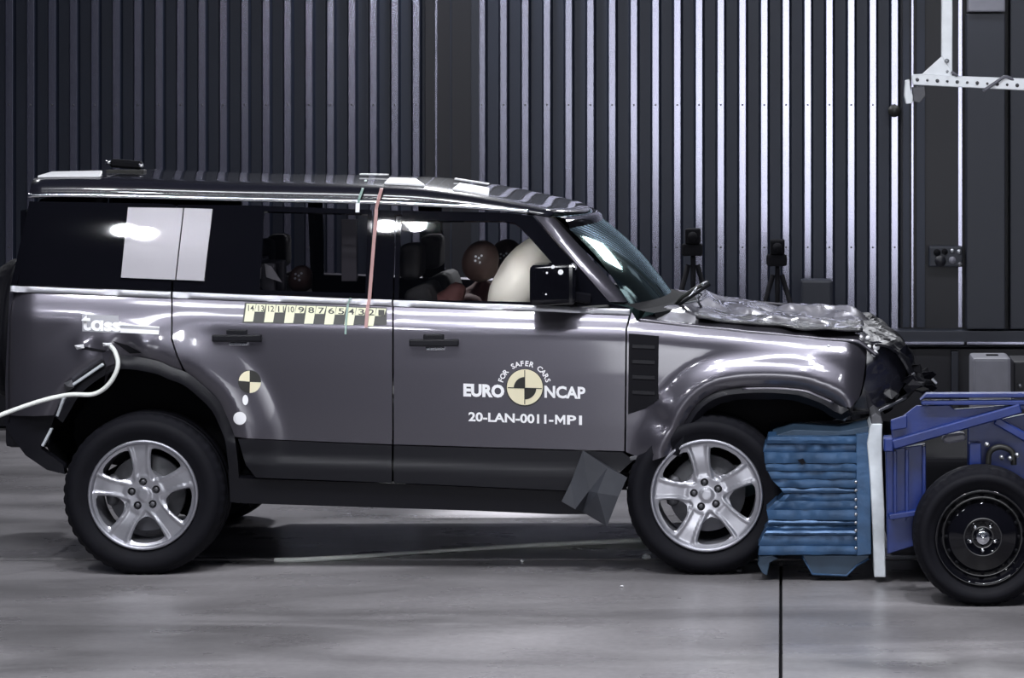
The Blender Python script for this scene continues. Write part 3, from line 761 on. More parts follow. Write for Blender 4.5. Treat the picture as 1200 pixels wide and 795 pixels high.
def disc(name, cx, cy, r, m, parent, a0=0, a1=360, r0=0, lift=-.003, n=40, ry=None):
    bm = bmesh.new(); ry = ry or r; k = max(2, int(n*(a1-a0)/360)); rs = [r0+(r-r0)*i/3 for i in range(4)]; prev = None
    for rr in rs:
        ring = []
        for i in range(k+1):
            a = R(a0+(a1-a0)*i/k); px = cx+rr*math.cos(a); py = cy-rr*math.sin(a)*ry/r; ring.append(bm.verts.new(W(px, py, off(px, py)+lift)))
        if prev:
            for i in range(k):
                bm.faces.new((prev[i], prev[i+1], ring[i+1], ring[i]))
        prev = ring
    bmesh.ops.remove_doubles(bm, verts=bm.verts[:], dist=1e-6)
    return from_bm(name, bm, m, parent)
lg = disc('crash_test_emblem', 615, 454.5, 22.2, 'black', fdoor, lift=-.002); 
lg['label'] = 'round cream and black emblem ringed by white lettering'
disc('emblem_face', 615, 454, 21, 'cream', fdoor, lift=-.0032)
disc('emblem_quadrant', 615, 455, 13, 'black', fdoor, 90, 180, lift=-.0045)
disc('emblem_quadrant', 615, 455, 13.5, 'black', fdoor, 270, 360, lift=-.0045)
for q in ([(595, 454), (635, 455.2), (635, 456.2), (595, 455)], [(614.4, 434), (615.4, 434), (615.4, 474), (614.4, 474)]):
    surf('emblem_cross_line', q, skin(-.005), 'black', fdoor, 8, 0)
fit('EURO', 543, 591, 465, 15.5, 'white', fdoor, .5); fit('NCAP', 638, 686, 466.5, 14.5, 'white', fdoor, .35)
fit('20-LAN-0011-', 549, 648.5, 494, 11, 'white', fdoor, .3); fit('P1', 664.5, 682, 497.8, 11, 'white', fdoor, .3)
surf('lettering', [(650.5, 497.4), (650.5, 486.4), (653, 486.5), (656.5, 491.8), (660, 486.7), (662.5, 486.8), (662.5, 497.8), (660.1, 497.7), (660.1, 491.2), (656.5, 496.2), (652.9, 491), (652.9, 497.5)], skin(-.003), 'white', fdoor, 3, 0)
arc = 'FOR SAFER CARS'
for i, ch in enumerate(arc):
    if ch == ' ': continue
    t = i/(len(arc)-1); a = 162-144*t; bm = text_bm(ch, 8.5, .22, 'CENTER')
    th = R(a-90); r_ = 26
    for v in bm.verts:
        x, y = v.co.x, v.co.y+r_; v.co.x = x*math.cos(th)-y*math.sin(th); v.co.y = x*math.sin(th)+y*math.cos(th)
    on_body(bm, 614.5, 455, 0); from_bm('lettering', bm, 'white', fdoor)
# fiducial marker on the rear door
mk = disc('checker_marker', 292.5, 447.5, 13.5, 'black', rdoor, lift=-.002)
disc('marker_quadrant', 292.5, 447.5, 12.8, 'cream', rdoor, 90, 175, lift=-.0035)
disc('marker_quadrant', 293, 448, 12.8, 'cream', rdoor, 268, 358, lift=-.0035)
disc('target_or_glint_dot', 281, 490.5, 7.6, 'white', rdoor, lift=-.004); disc('target_or_glint_dot', 287.5, 469, 3.4, 'white', rdoor, lift=-.004, ry=6)
# numbered measuring strip
strip = surf('measuring_strip', [(287, 354.5), (453.5, 360.5), (453, 381), (284, 378.5)], skin(-.002), 'black', rdoor, 8, 0)
strip['label'] = 'pale yellow and black numbered measuring strip'
x0, x1 = 288.5, 453.0; n = 14; cw = (x1-x0)/n
for i in range(n):
    a = x0+cw*i; top = 356+.036*(a-287); lowa = 14.5 if i % 2 else 21
    sl = -3*(lowa/21)
    surf('strip_cell', [(a+.4, top), (a+cw-.4, top+.4), (a+cw-.8+sl, top+lowa*(1 if i % 2 == 0 else .62)), (a+.4+sl, top+lowa*(1 if i % 2 == 0 else .62))], skin(-.0035), 'yellow', strip, 6, 0)
    fit(str(14-i), a+2.2, a+cw-2.6, top+8.5, 7, 'black', strip, .1, lift=-.0052)
# name plate on the quarter panel
pl = surf('name_plate', [(96, 368.5), (139, 370), (139.5, 380), (187, 384), (186, 392.5), (96.5, 388.5)], skin(-.002), mat('grey_plate_vinyl', (.30, .30, .33), .4), quarter, 5, .0)
fit('t', 95.5, 106.5, 387.5, 18.5, 'white', quarter, .2, lift=-.005)
fit('\u0251ss', 106.5, 141.5, 388, 13, 'white', quarter, .5, lift=-.005)
surf('plate_underline', [(141, 385), (186.5, 387.5), (186, 392), (141, 390)], skin(-.005), 'white', quarter, 8, 0)
surf('plate_underline', [(141, 379.8), (187, 383), (187, 384.5), (141, 381.5)], skin(-.005), 'white', quarter, 8, 0)
# torn bits of the rear arch
surf('panel_tear', [(95, 405.5), (124, 411), (124, 414), (96, 409.5)], skin(-.003), 'dark', quarter, 6, 0)
surf('panel_tear', [(131, 399.5), (150, 405), (166, 414), (152, 414.5), (138, 404)], skin(-.004), 'dark', quarter, 4, 0)
fold('arch_bracket', [(87, 405, -.07), (98, 403.5, -.08), (99, 408, -.08), (90, 410, -.07)], 'white', 'small white tab on the torn rear arch')
fold('arch_bracket', [(120, 402, -.07), (131, 402, -.08), (131, 406, -.08), (121, 406, -.07)], 'white', 'small white cable clip on the quarter panel')
fold('hanging_arch_flap', [(119, 414, -.06), (131, 410, -.07), (135, 426, -.05), (127, 440, -.03), (122, 452, -.02), (125, 432, -.04)], 'paint')
bm = bmesh.new()
for a, b in (((86, 451, -.06), (121, 427, -.07)), ((75.5, 466, -.04), (68, 488, -.03)), ((61, 502, -.02), (50, 523, -.02))): bar('bright_arch_strap', W(*a), W(*b), .026, .014, 'galv', car, .003)
bm.free()
fold('arch_bracket', [(75, 449, -.06), (84, 445, -.07), (87, 454, -.07), (77, 461, -.05)], 'iron')
# thin coloured ribbons running down from the roof
def ribbon(name, pts, w, m, parent):
    bm = bmesh.new(); prev = None
    for p in pts:
        a = bm.verts.new(p+Vector((-w/2, -.003, 0))); b = bm.verts.new(p+Vector((w/2, -.003, 0)))
        if prev: bm.faces.new((prev[0], prev[1], b, a))
        prev = (a, b)
    o = from_bm(name, bm, m, parent); md = o.modifiers.new('thickness', 'SOLIDIFY'); md.thickness = .002; return o
ribbon('red_ribbon', [W(450, 213, .6), W(447, 222, .235), W(444, 233, .187), W(441, 245, off(441, 245)-.006)]+[W(441-8*t, 250+100*t, off(437, 250+100*t)-.006) for t in (0, .2, .4, .6, .8, 1)]+[W(431, 360, off(431, 360)-.008), W(430, 372, off(430, 372)-.008), W(429, 384, off(429, 384)-.006)], .017, 'pink', car)
ribbon('green_ribbon', [W(429, 211, .6), W(425, 222, .235), W(421, 233, .187), W(420, 240, off(420, 240)-.006)], .012, 'green', car)
ribbon('white_tape', [W(419.5, 238, off(419, 238)-.012), W(419, 249, off(419, 249)-.008)], .02, 'white', car)
ribbon('green_ribbon', [W(411, 349, .07), W(408, 356, off(408, 356)-.008), W(406, 372, off(406, 372)-.008), W(405, 392, off(405, 392)-.006)], .010, 'green', car)
# flat white glint strips on the roof skin
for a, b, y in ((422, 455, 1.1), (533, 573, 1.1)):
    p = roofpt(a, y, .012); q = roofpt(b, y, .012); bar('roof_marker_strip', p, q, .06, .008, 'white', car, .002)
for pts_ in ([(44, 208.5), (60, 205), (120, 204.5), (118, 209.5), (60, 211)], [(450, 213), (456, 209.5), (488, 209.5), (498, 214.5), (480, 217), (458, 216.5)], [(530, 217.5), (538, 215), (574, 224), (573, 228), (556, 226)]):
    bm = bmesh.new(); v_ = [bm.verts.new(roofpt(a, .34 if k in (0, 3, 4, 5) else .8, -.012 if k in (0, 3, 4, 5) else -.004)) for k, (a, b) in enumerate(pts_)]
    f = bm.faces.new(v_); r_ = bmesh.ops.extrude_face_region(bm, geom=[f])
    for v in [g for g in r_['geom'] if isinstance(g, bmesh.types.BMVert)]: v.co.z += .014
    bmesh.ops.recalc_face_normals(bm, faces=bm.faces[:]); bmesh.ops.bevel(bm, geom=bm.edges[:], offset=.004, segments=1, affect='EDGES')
    from_bm('roof_glint_pad', bm, 'white', car)  # white pads that imitate lamp reflections along the roof edge
# ------------------------------------------------------------------ cabin
def seat(x, y0, y1, z=.78, child=False):
    st = bmesh.new(); add_box(st, (x-.02, y0, z-.16), (x+.50, y1, z+.04), .05, 3); s = from_bm('seat', st, 'seat', car, True)
    b = bmesh.new(); c = bmesh.new(); add_box(c, (-.07, y0, 0), (.07, y1, .66), .05, 3); merge(b, c, Matrix.Translation((x, 0, z+.0)) @ Matrix.Rotation(R(-18), 4, 'Y')); from_bm('backrest', b, 'seat', s, True)
    h = bmesh.new(); add_box(h, (x-.30, y0+.12, z+.66), (x-.19, y1-.12, z+.84), .04, 3); from_bm('headrest', h, 'seat', s, True)
xs_ = W(525, 0, 0).x
for y0 in (.26, 1.10): seat(xs_, y0, y0+.52)
for y0 in (.24, .72, 1.2): seat(W(325, 0, 0).x, y0, y0+.44)
bm = bmesh.new(); add_box(bm, (W(655, 0, 0).x, .14, .9), (W(735, 0, 0).x, 1.76, 1.30), .06, 3); from_bm('dashboard', bm, 'seat', car)
box('load_floor', (W(20, 0, 0).x, .15, 1.10), (W(270, 0, 0).x, 1.75, 1.14), 'seat', car)
box('equipment_panel', (W(400, 0, .7).x, .7, W(0, 330, .7).z), (W(418, 0, .7).x, .75, W(0, 257, .7).z), 'board', car)['label'] = 'grey upright panel seen through the rear door glass'
sw = bmesh.new()
ctr = W(640, 330, 1.36); N = Vector((-.85, 0, .5)).normalized()
ring = [ctr+Vector((0, math.cos(a), 0))*.18+Vector((.5, 0, .85)).normalized()*math.sin(a)*.18 for a in [2*math.pi*k/28 for k in range(29)]]
add_tube(sw, ring, .014, 8, False); from_bm('steering_wheel', sw, 'black', car, True)
# airbags: inflated cushions
def cushion(name, c, sx, sy, sz, tilt, m, parent, lab=None):
    b = bmesh.new(); bmesh.ops.create_uvsphere(b, u_segments=32, v_segments=20, radius=1)
    for v in b.verts:
        n = v.co.copy(); f = 1+.05*noise.noise(n*2.5); v.co = Vector((n.x*sx*f, n.y*sy*f, n.z*sz*f))
    bm = bmesh.new(); merge(bm, b, Matrix.Translation(c) @ Matrix.Rotation(R(tilt), 4, 'Y')); o = from_bm(name, bm, m, parent, True)
    if lab: o['label'] = lab
    return o
cushion('airbag', W(611, 334, .55), .145, .26, .27, 28, 'airbag', car, 'inflated cream passenger airbag in the front side window')
cushion('airbag', W(634, 318, 1.38), .15, .24, .26, 22, 'airbag', car, 'driver airbag behind the nearer cushion')
# ------------------------------------------------------------------ test dummies
def skinned(name, verts, edges, radii, m, parent, root=0, sub=1):
    me = bpy.data.meshes.new(name); me.from_pydata([tuple(v) for v in verts], edges, []); me.update()
    o = link(name, me, m, parent); sk = o.modifiers.new('skin', 'SKIN'); sk.use_smooth_shade = True
    for i, r_ in enumerate(radii):
        v = me.skin_vertices[0].data[i]; v.radius = r_ if isinstance(r_, tuple) else (r_, r_); v.use_root = (i == root)
    sb = o.modifiers.new('sub', 'SUBSURF'); sb.levels = sub; sb.render_levels = sub; return o
def dummy(label, hx, hy, y, k=1.0, shirt='dcloth', group='seated test dummies in the car'):
    """seated, leaning into the airbag: head at photo (hx,hy), depth y"""
    H = W(hx, hy, y); g = thing('crash_test_dummy', label, 'dummy', (H.x-.25*k, y, H.z-.75*k), group)
    o = Vector((H.x-.30*k, y, H.z-.66*k))          # pelvis
    V = []; E = []; Rr = []
    def a(p, r_, prev=None):
        V.append(o+Vector(p)*k); Rr.append(r_*k)
        if prev is not None: E.append((prev, len(V)-1))
        return len(V)-1
    pel = a((0, 0, 0), .12); bel = a((.02, 0, .16), .12, pel); ch = a((.08, 0, .33), .135, bel); nk = a((.16, 0, .47), .065, ch); n2 = a((.20, 0, .54), .055, nk)
    for s in (-1, 1):
        sh = a((.12, s*.17, .42), .06, ch); el = a((.26, s*.24, .22), .045, sh); wr = a((.44, s*.20, .17), .032, el); pa = a((.50, s*.19, .17), .034, wr)
        for f in range(4): q = a((.545, s*(.155+.022*f), .175), .0095, pa); q = a((.575, s*(.155+.022*f), .16), .009, q)
        q = a((.52, s*.14, .185), .010, pa); a((.545, s*.13, .18), .009, q)
        hp = a((.05, s*.09, -.03), .09, pel); kn = a((.44, s*.11, .06), .065, hp); an = a((.58, s*.11, -.34), .04, kn); a((.70, s*.11, -.38), .035, an)
    body = skinned('body', V, E, Rr, shirt, g, pel)
    hb = bmesh.new(); b = bmesh.new(); bmesh.ops.create_uvsphere(b, u_segments=28, v_segments=20, radius=1)
    for v in b.verts:
        n = v.co.copy(); x, yy, z = n.x*.10, n.y*.078, n.z*.118
        if n.x > .2: x -= .016*sstep(.1, .9, abs(n.z))*0; yy *= 1-.12*max(0, -n.z)
        if n.z < 0: x += .02*(-n.z)*max(0, n.x); 
        x += .022*math.exp(-((n.y/.16)**2+((n.z+.12)/.2)**2))*max(0, n.x)           # nose
        x -= .012*math.exp(-(((abs(n.y)-.38)/.16)**2+((n.z-.12)/.13)**2))*max(0, n.x)  # eye sockets
        x += .007*math.exp(-((n.y/.3)**2+((n.z+.48)/.07)**2))*max(0, n.x)              # lips
        yy *= 1+.13*math.exp(-(((n.x)/.14)**2+((n.z+.05)/.24)**2))*abs(n.y)**4         # ears
        v.co = Vector((x, yy, z))
    merge(hb, b, Matrix.Translation(H) @ Matrix.Rotation(R(28), 4, 'Y') @ Matrix.Scale(k, 4)); hd = from_bm('head', hb, 'skin', g, True)
    dm = bmesh.new()
    for dx, dz in ((0, 0), (-.016, .008), (.014, .012), (.004, -.022), (-.018, -.014)):
        p = H+Vector((dx, -.079*k, dz+.02)); add_tube(dm, [p, p+Vector((0, -.006, 0))], .006, 8)
    from_bm('marker_dots', dm, 'steel', hd)
    return g
dummy('seated test dummy with brown face pressed into the nearer airbag', 563, 306, .52, .93)
dummy('driver test dummy behind the brown-faced dummy, far front seat', 592, 303, 1.38, .93)
dummy('child test dummy low behind the rear door glass', 352, 327, .46, .62)
cs = thing('child_seat', 'dark child seat with pale side wing behind the rear door glass', 'child seat', W(322, 380, .5))
fold_p = bmesh.new(); c0 = W(322, 335, .40); add_box(fold_p, (c0.x-.10, .30, c0.z-.45), (c0.x+.02, .34, c0.z+.12), .018, 3); add_box(fold_p, (c0.x-.10, .60, c0.z-.45), (c0.x+.02, .64, c0.z+.12), .018, 3); add_box(fold_p, (c0.x-.13, .30, c0.z-.45), (c0.x-.07, .64, c0.z+.14), .018, 3)
from_bm('shell', fold_p, 'childgrey', cs)
bm = bmesh.new(); vs_ = [bm.verts.new(W(*p)) for p in ((310, 309, .28), (318, 313, .28), (330, 331, .28), (312, 325, .28))]; f = bm.faces.new(vs_); r_ = bmesh.ops.extrude_face_region(bm, geom=[f])
for v in [g for g in r_['geom'] if isinstance(g, bmesh.types.BMVert)]: v.co.y += .015
bmesh.ops.recalc_face_normals(bm, faces=bm.faces[:]); from_bm('side_wing', bm, 'white', cs)

# things on the roof and around the car
rc = thing('action_camera', 'small black camera on the rear of the car roof', 'camera', roofpt(148, .9))
b0 = roofpt(148, .9, .0); box('mount', (b0.x-.10, .86, b0.z-.005), (b0.x+.10, .94, b0.z+.012), 'black', rc)
bm = bmesh.new(); add_bar(bm, (b0.x-.085, .9, b0.z+.048), (b0.x+.085, .9, b0.z+.034), .05, .045, .012); from_bm('camera_body', bm, 'dark', rc)
for dx, dz in ((-.085, .052), (.085, .034)): tube('lens', [(b0.x+dx-.012, .868, b0.z+dz), (b0.x+dx+.012, .860, b0.z+dz)], .011, 'chrome', rc)
cb = tube('cable', spline([W(-60, 512, -.5), W(0, 487, -.30), (W(45, 471, -.18)), W(80, 463, -.12), W(110, 462, -.10), W(128, 450, -.11), W(138, 430, -.11), W(135, 413, -.09), W(128, 404, -.07)], 10), .0115, 'cable', None, 8)
tag(cb, 'white cable trailing from the quarter panel out of the left edge', 'cable')
rd = tube('tow_cable', spline([W(322, 657, .36), W(372, 655.5, .36), W(480, 649, .6), W(600, 641, .78), W(672, 637, .85), W(760, 633, .93)], 6), .013, 'cable', None, 8)
for v in rd.data.vertices: pass
tag(rd, 'thin straight white cable lying on the floor under the car', 'cable')
def shard(px, py, r_, lab, m='white', y=None):
    k = (673-VY)/(py-VY); y = CD*k-CD; p = W(px, py, y); bm = bmesh.new()
    bmesh.ops.create_icosphere(bm, subdivisions=1, radius=r_)
    for v in bm.verts: v.co = Vector((v.co.x*random.uniform(.7, 1.3)+p.x, v.co.y*random.uniform(.7, 1.3)+y, max(.0, v.co.z*.6+r_*.5)))
    tag(from_bm('debris_fragment', bm, m), lab, 'debris', 'debris scattered on the floor')
shard(611.5, 659, .012, 'tiny pale chip on the floor under the middle of the car')
shard(729, 688.5, .010, 'tiny white chip lying in front of the front door')
shard(757, 656, .028, 'white wedge of debris behind the front tyre', 'white')
shard(866, 671, .018, 'dark chip by the front tyre, beside the honeycomb block', 'iron')

# ================================================================== BARRIER TROLLEY
tr = thing('barrier_trolley', 'blue steel impact trolley with black wheel and crushed honeycomb face', 'trolley', W(1150, 711, -.8))
# galvanised backing plate edge
def prism(name, poly, y0, y1, m, parent, bevel=.004, yr=None):
    bm = bmesh.new(); yr = y0 if yr is None else yr
    P = [W(a, b, yr) for a, b in poly]; f0 = [bm.verts.new((p.x, y0, p.z)) for p in P]; f1 = [bm.verts.new((p.x, y1, p.z)) for p in P]
    bm.faces.new(f0); bm.faces.new(f1[::-1]); n = len(P)
    for i in range(n): bm.faces.new((f0[i], f1[i], f1[(i+1) % n], f0[(i+1) % n]))
    bmesh.ops.recalc_face_normals(bm, faces=bm.faces[:])
    if bevel: bmesh.ops.bevel(bm, geom=bm.edges[:], offset=bevel, segments=1, affect='EDGES')
    return from_bm(name, bm, m, parent)
prism('backing_plate', [(1019, 502), (1021, 497), (1034, 497), (1033.5, 520), (1034, 545), (1036.5, 600), (1038, 677), (1024.5, 677), (1022.5, 620), (1019.5, 560), (1016, 520)], -.26, 1.30, 'galv', tr)
prism('plate_cap', [(1021, 488), (1026, 484), (1033, 489), (1035, 497), (1021, 497)], -.25, .2, 'iron', tr)
# honeycomb: crushed horizontal courses
random.seed(11)
left = pchip([(512, 899), (528, 895), (540, 897), (553, 900), (565, 905), (578, 919), (590, 908), (600, 899), (613, 900), (625, 896), (638, 890), (651, 889)])
NL = 15; hts = [random.uniform(.5, 1.6) for _ in range(NL)]; y0_ = 512; cum = [512]
for h_ in hts: cum.append(cum[-1]+h_*139/sum(hts))
for i in range(NL):
    a, b = cum[i], cum[i+1]
    yf = -.24+random.uniform(-.014, .014)
    for part, (ya, yb) in enumerate(((yf, -.05), (-.045, .95))):
        poly = []
        xr = 1004 if part == 0 else 1018
        nn = 5
        for q in (a+.3, b-.3):
            if part == 0: xl = left(q)+random.uniform(-1.5, 1.5)
            else:
                dy = q-582; xl = max(left(q), 828+math.sqrt(max(0, 99**2-dy*dy)))+3
            poly.append((xl, q))
        lx0, lx1 = poly[0][0], poly[1][0]
        bm = bmesh.new(); cols = 14; top0 = []; 
        fr = []; bk = []
        for c_ in range(cols+1):
            t = c_/cols; w1 = .9*noise.noise(Vector((t*5, i*.9, 1))); w2 = .9*noise.noise(Vector((t*5, (i+1)*.9, 1)))
            dpt = ya+.016*noise.noise(Vector((t*6, i*1.7, 5+part)))
            p1 = W(lx0+(xr-lx0)*t, poly[0][1]+w1, ya); p2 = W(lx1+(xr-lx1)*t, poly[1][1]+w2, ya)
            pm = (p1+p2)/2
            fr.append([bm.verts.new((p1.x, dpt+.004, p1.z)), bm.verts.new((pm.x, dpt-.002, pm.z)), bm.verts.new((p2.x, dpt+.003, p2.z))])
            bk.append([bm.verts.new((p1.x, yb, p1.z)), bm.verts.new((p2.x, yb, p2.z))])
        for c_ in range(cols):
            A, B = fr[c_], fr[c_+1]; bm.faces.new((A[0], A[1], B[1], B[0])); bm.faces.new((A[1], A[2], B[2], B[1]))
            bm.faces.new((A[0], B[0], bk[c_+1][0], bk[c_][0])); bm.faces.new((A[2], bk[c_][1], bk[c_+1][1], B[2])); bm.faces.new((bk[c_][0], bk[c_+1][0], bk[c_+1][1], bk[c_][1]))
        bm.faces.new((fr[0][0], bk[0][0], bk[0][1], fr[0][2], fr[0][1])); bm.faces.new((fr[-1][0], fr[-1][1], fr[-1][2], bk[-1][1], bk[-1][0]))
        bmesh.ops.recalc_face_normals(bm, faces=bm.faces[:])
        from_bm('honeycomb_layer', bm, 'comb', tr, True).data.set_sharp_from_angle(angle=R(35))
prism('honeycomb_rear_sheet', [(1003, 510), (1018, 508), (1020, 560), (1021, 650), (1004, 652)], -.25, -.05, 'comb', tr, .003)
for i in range(9):
    q = 566+i*9.5+random.uniform(-1, 1); p = W(1003, q, -.26); tube('foil_rivet', [p, p+Vector((0, -.006, 0))], .008, 'steel', tr, 8)
prism('foil_tear', [(935, 540), (941, 538), (944, 543), (940, 545)], -.265, -.24, 'dark', tr, 0)
prism('crumpled_top_foil', [(905, 512), (930, 504), (985, 506), (1018, 500), (1018, 509), (950, 512)], -.2, .1, 'combdark', tr, .002)
# lower skirts of folded sheet
prism('lower_skirt', [(890, 652), (905, 651), (912, 655), (902, 660), (899, 675), (893, 672), (888, 662)], -.2, .1, 'combdark', tr, .003)
prism('lower_skirt', [(940, 651), (1019, 651), (1014, 660), (1003, 664), (993, 675), (953, 675), (946, 664)], -.2, -.17, 'combdark', tr, .003)
tube('skirt_edge', [W(940, 652, -.2), W(952, 673, -.2), W(992, 675, -.2), W(1004, 663, -.2), W(1018, 655, -.2)], .006, 'comb', tr, 6)
# frame
yn = -.62
prism('top_rail', [(1078, 470), (1086, 462), (1300, 461), (1300, 466), (1084, 466.5)], yn, yn+.08, 'blue', tr, .003)
prism('top_rail', [(1080, 471), (1300, 469), (1300, 475), (1080, 475)], yn-.02, yn+.06, 'blue', tr, .003)
prism('side_gusset', [(1044, 502), (1056, 490), (1074, 476), (1112, 475), (1118, 480), (1192, 475), (1300, 474), (1300, 482), (1192, 480), (1046, 520)], yn+.02, yn+.05, 'blue', tr, .003)
bm = bmesh.new(); add_bar(bm, W(1046, 521, yn), W(1196, 478, yn), .07, .045, .006); from_bm('diagonal_brace', bm, 'blue', tr)
bm = bmesh.new(); add_bar(bm, W(1166, 492, yn+.02), W(1260, 546, yn+.02), .06, .04, .006); from_bm('diagonal_brace', bm, 'blue', tr)
prism('front_bracket', [(1036, 514), (1047, 514), (1047, 530), (1036, 530)], yn-.03, yn+.1, 'blue', tr, .006)
prism('front_bracket', [(1044, 493), (1063, 487), (1063, 502), (1044, 505)], yn-.01, yn+.03, 'blue', tr, .004)
prism('front_post', [(1038, 528), (1085, 521), (1085, 600), (1072, 640), (1040, 650)], yn+.05, yn+.12, 'blue', tr, .004)
for a in (1047, 1061, 1081): prism('post_flange', [(a, 529-(a-1047)*.15), (a+4, 528-(a-1047)*.15), (a+4, 606), (a, 612)], yn+.01, yn+.06, 'blue', tr, .003)
prism('lower_crossbar', [(1042, 604), (1080, 598), (1080, 604), (1042, 610)], yn-.02, yn+.05, 'blue', tr, .003)
prism('rear_plate', [(1134, 500), (1200, 486), (1300, 486), (1300, 580), (1134, 560)], yn+.1, yn+.14, 'blue', tr, .004)
prism('grey_buffer', [(1104, 513), (1108, 510), (1128, 507), (1133, 510), (1133, 517), (1110, 521), (1104, 518)], yn, yn+.08, 'greybox', tr, .012)
box('inner_chassis', (W(1040, 0, 0).x, -.3, .14), (W(1330, 0, 0).x, 1.2, .62), 'dark', tr, .02)
prism('cross_plate', [(1136, 520), (1150, 520), (1150, 560), (1136, 556)], yn+.02, yn+.1, 'blue', tr)
bm = bmesh.new()
add_tube(bm, spline([W(1158, 545, yn), W(1160, 530, yn), W(1172, 524, yn), W(1186, 530, yn), W(1188, 545, yn)], 5), .014, 8); from_bm('hose', bm, 'black', tr, True)
for a, b in ((1157, 522), (1174, 537), (1184, 538), (1192, 534), (1130, 552)):
    p = W(a, b, yn-.04); tube('bolt', [p, p+Vector((0, .03, 0))], .012, 'steel', tr, 6)
# trolley wheels: black pressed steel rims
def steel_wheel(c, R0, Ri, near=True, lab=None):
    w = tyre('wheel', c, R0, Ri+.006, .19, 'rubber', tr, 1)
    if lab: w['label'] = lab
    lathe('rim', [(Ri, .008), (Ri+.004, -.002), (Ri-.004, -.004), (Ri-.014, .01), (Ri-.018, .04), (Ri-.03, .055), (Ri-.045, .055), (Ri-.055, .035), (Ri-.07, .022), (.095, .018), (.088, .012), (.080, .018), (.055, .030), (.035, .032), (.033, .0), (.02, -.002), (.0, -.002)], 'black_gloss', w, c, 64)
    for k in range(16):
        a = 2*math.pi*k/16; q = Vector((c[0]+(Ri-.052)*math.cos(a), c[1]+.036, c[2]+(Ri-.052)*math.sin(a))); tube('vent_slot', [q, q+Vector((0, -.004, 0))], .010, 'dark', w, 8)
    for k in range(5):
        a = R(90-36+72*k); q = Vector((c[0]+.060*math.cos(a), c[1]+.028, c[2]+.060*math.sin(a))); tube('lug_nut', [q, q+Vector((0, -.018, 0)), q+Vector((0, -.022, 0))], [.010, .010, .006], 'chrome', w, 6)
    lathe('hub_cap', [(.0, -.006), (.012, -.008), (.014, -.003), (.026, -.006), (.033, .0), (.033, .03)], 'chrome', w, c, 32)
cw_ = W(1152, 636, -.87); RTt = .325
steel_wheel((cw_.x, -.87, RTt-.004), RTt, .222, True, 'black steel wheel at the right edge')
steel_wheel((cw_.x+.02, 1.1, RTt-.004), RTt, .222, True, 'far trolley wheel hidden behind the near one')
tube('axle', [(cw_.x, -.72, RTt), (cw_.x, 1.15, RTt)], .03, 'dark', tr)

# ================================================================== THINGS BY THE WALL
# white perforated gantry arm, upper right
ga = thing('gantry_arm', 'white perforated steel gantry arm hanging at the upper right', 'gantry', W(1110, 100, 2.5))
gy = 2.5
prism('hanger_post', [(1104, -260), (1117, -260), (1116, 86), (1103.5, 66)], gy, gy+.06, 'whitesteel', ga)
prism('corner_gusset', [(1103.5, 66), (1116, 84), (1115.5, 91), (1070, 90), (1081, 86.5)], gy-.01, gy+.02, 'whitesteel', ga, .002)
prism('perforated_beam', [(1068.5, 89), (1071, 87), (1083, 86.5), (1120, 89), (1260, 94), (1260, 109), (1120, 102), (1070, 99.5)], gy-.02, gy+.06, 'whitesteel', ga)
for i in range(16):
    a = 1075+i*11.7; b = 93.5+.055*(a-1075); p = W(a, b, gy-.022); tube('perforation', [p, p+Vector((0, -.003, 0))], .008 if i % 2 else .011, 'iron', ga, 8)
for a, b, r_ in ((1109.5, 71.5, .014), (1110, 83.5, .008)): p = W(a, b, gy-.012); tube('gusset_bolt', [p, p+Vector((0, -.012, 0))], r_, 'steel', ga, 8)
prism('end_bracket', [(1061, 94), (1066, 93), (1067, 104), (1070, 112), (1070, 121), (1062, 122), (1060, 112)], gy-.03, gy+.06, 'whitesteel', ga)
prism('end_clamp', [(1069, 102), (1084, 101), (1085, 112), (1078, 121), (1070, 119)], gy, gy+.08, 'iron', ga)
tube('cable_wrap', spline([W(1115, 84, gy-.03), W(1122, 89, gy-.03)], 4), .008, 'greybox', ga)
tube('cable_wrap', spline([W(1152, 107, gy-.03), W(1168, 96, gy-.035), W(1178, 90, gy-.03), W(1188, 94, gy-.01)], 4), .010, 'greybox', ga)
# knob on the wall rib
kn = tube('wall_clamp', [W(1048, 130, WY-.02), W(1048, 130, WY-.10)], .045, 'black', None, 14); tag(kn, 'round black clamp on a wall rib left of the gantry', 'clamp')
# tripods
def tripod(px, topy, y, label, m='dark', w=20):
    t = thing('tripod', label, 'tripod', W(px, 673, 0), 'camera tripods behind the bonnet'); hp = W(px, topy, y); t.location = (hp.x, y, 0)
    zz = hp.z
    box('camera', (hp.x-.05, y-.05, zz-.10), (hp.x+.05, y+.10, zz), m, t, .015)
    tube('camera_lens', [(hp.x, y-.04, zz-.05), (hp.x, y-.12, zz-.05)], .032, m, t)
    box('tripod_head', (hp.x-.075, y-.05, zz-.18), (hp.x+.065, y+.05, zz-.10), m, t, .02)
    tube('centre_post', [(hp.x, y, zz-.16), (hp.x, y, zz-.75)], .016, m, t)
    for a in (188, 352, 90):
        tube('leg', [(hp.x+.03*math.cos(R(a)), y+.03*math.sin(R(a)), zz-.24), (hp.x+.37*math.cos(R(a)), y+.33*math.sin(R(a)), 0.012)], [.018, .012], m, t)
    return t
tripod(812, 268, 4.6, 'black camera tripod behind the windscreen base')
tripod(911, 281, 5.15, 'black camera tripod between the other tripod and the grey box')
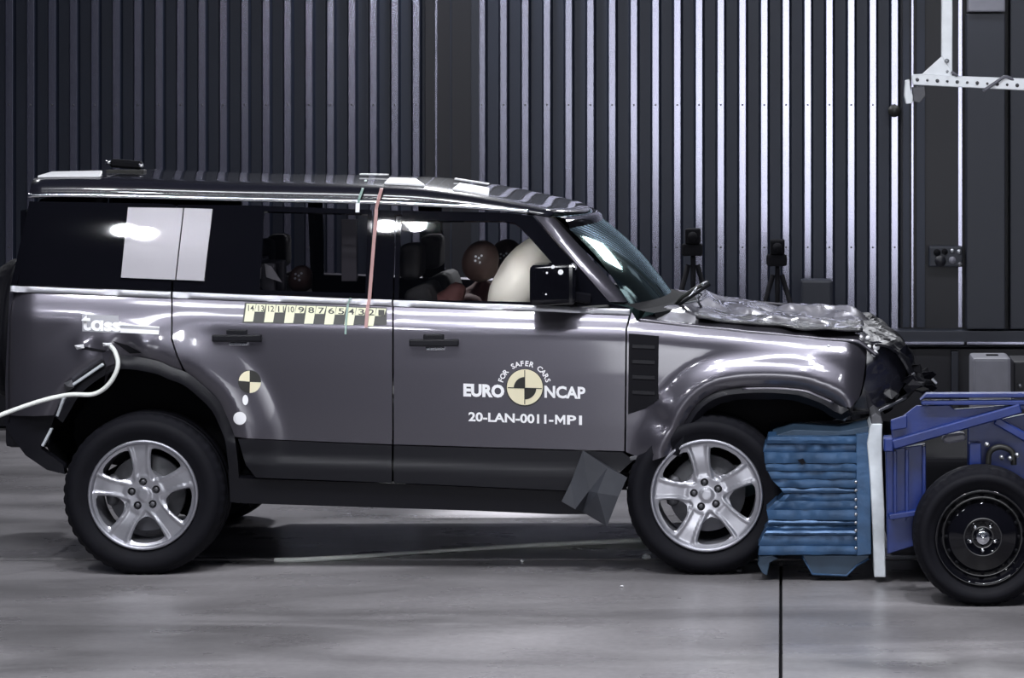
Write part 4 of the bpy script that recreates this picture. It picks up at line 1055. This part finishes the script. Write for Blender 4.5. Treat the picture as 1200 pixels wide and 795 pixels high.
lb = thing('monitor_box', 'dark grey box on a stand behind the bonnet', 'box', (W(957, 0, 5.42).x, 5.42, 0))
pbox('case', 938, 328, 976, 372, 5.35, 5.5, 'cabinet', lb, .02); p = W(957, 372, 5.42); box('stand', (p.x-.05, 5.4, 0), (p.x+.05, 5.45, p.z+.02), 'dark', lb)
box('foot', (p.x-.2, 5.3, 0), (p.x+.2, 5.5, .03), 'dark', lb)
cab = thing('tall_cabinet', 'tall charcoal cabinet on the wall at the right, pale block above', 'cabinet', W(1156, 388, WY-.3))
pbox('cabinet_body', 1133, 16, 1178, 386, WY-.25, WY-.03, 'cabinet', cab, .008)
pbox('cabinet_side', 1184, -60, 1215, 386, WY-.22, WY-.03, 'cabinet', cab, .008)
pbox('cabinet_hatch', 1135, -30, 1178, 14, WY-.27, WY-.05, 'greybox', cab, .01)
gb = thing('gauge_box', 'grey wall box with round gauges, left of the tall cabinet', 'switch box', W(1108, 312, WY-.2))
pbox('case', 1089, 289, 1128, 313, WY-.16, WY-.03, 'cabinet', gb, .01)
for a, b, r_, mm in ((1098, 296, .025, 'dark'), (1107, 295, .022, 'dark'), (1102, 306, .04, 'column'), (1116, 305, .026, 'greybox'), (1116, 294, .014, 'steel'), (1124, 295, .016, 'steel'), (1125, 310, .016, 'iron')):
    p = W(a, b, WY-.16); tube('gauge', [p, p+Vector((0, -.02, 0))], r_, mm, gb, 14)
bx = thing('grey_case', 'light grey case standing behind the trolley at the right', 'case', (W(1162, 0, 3).x, 3, 0))
pbox('case_body', 1140, 420, 1185, 570, 3.0, 3.35, 'greybox', bx, .02)
pbox('case_handle', 1156, 416, 1170, 420, 3.15, 3.2, 'dark', bx, .003)
dk = thing('equipment_rack', 'dark equipment rack right of the light grey case', 'rack', (W(1205, 0, 3.3).x, 3.3, 0))
pbox('rack_body', 1188, 424, 1240, 555, 3.3, 3.7, 'column', dk, .01); p = W(1195, 452, 3.29); tube('indicator', [p, p+Vector((0, -.02, 0))], .014, 'steel', dk, 8)
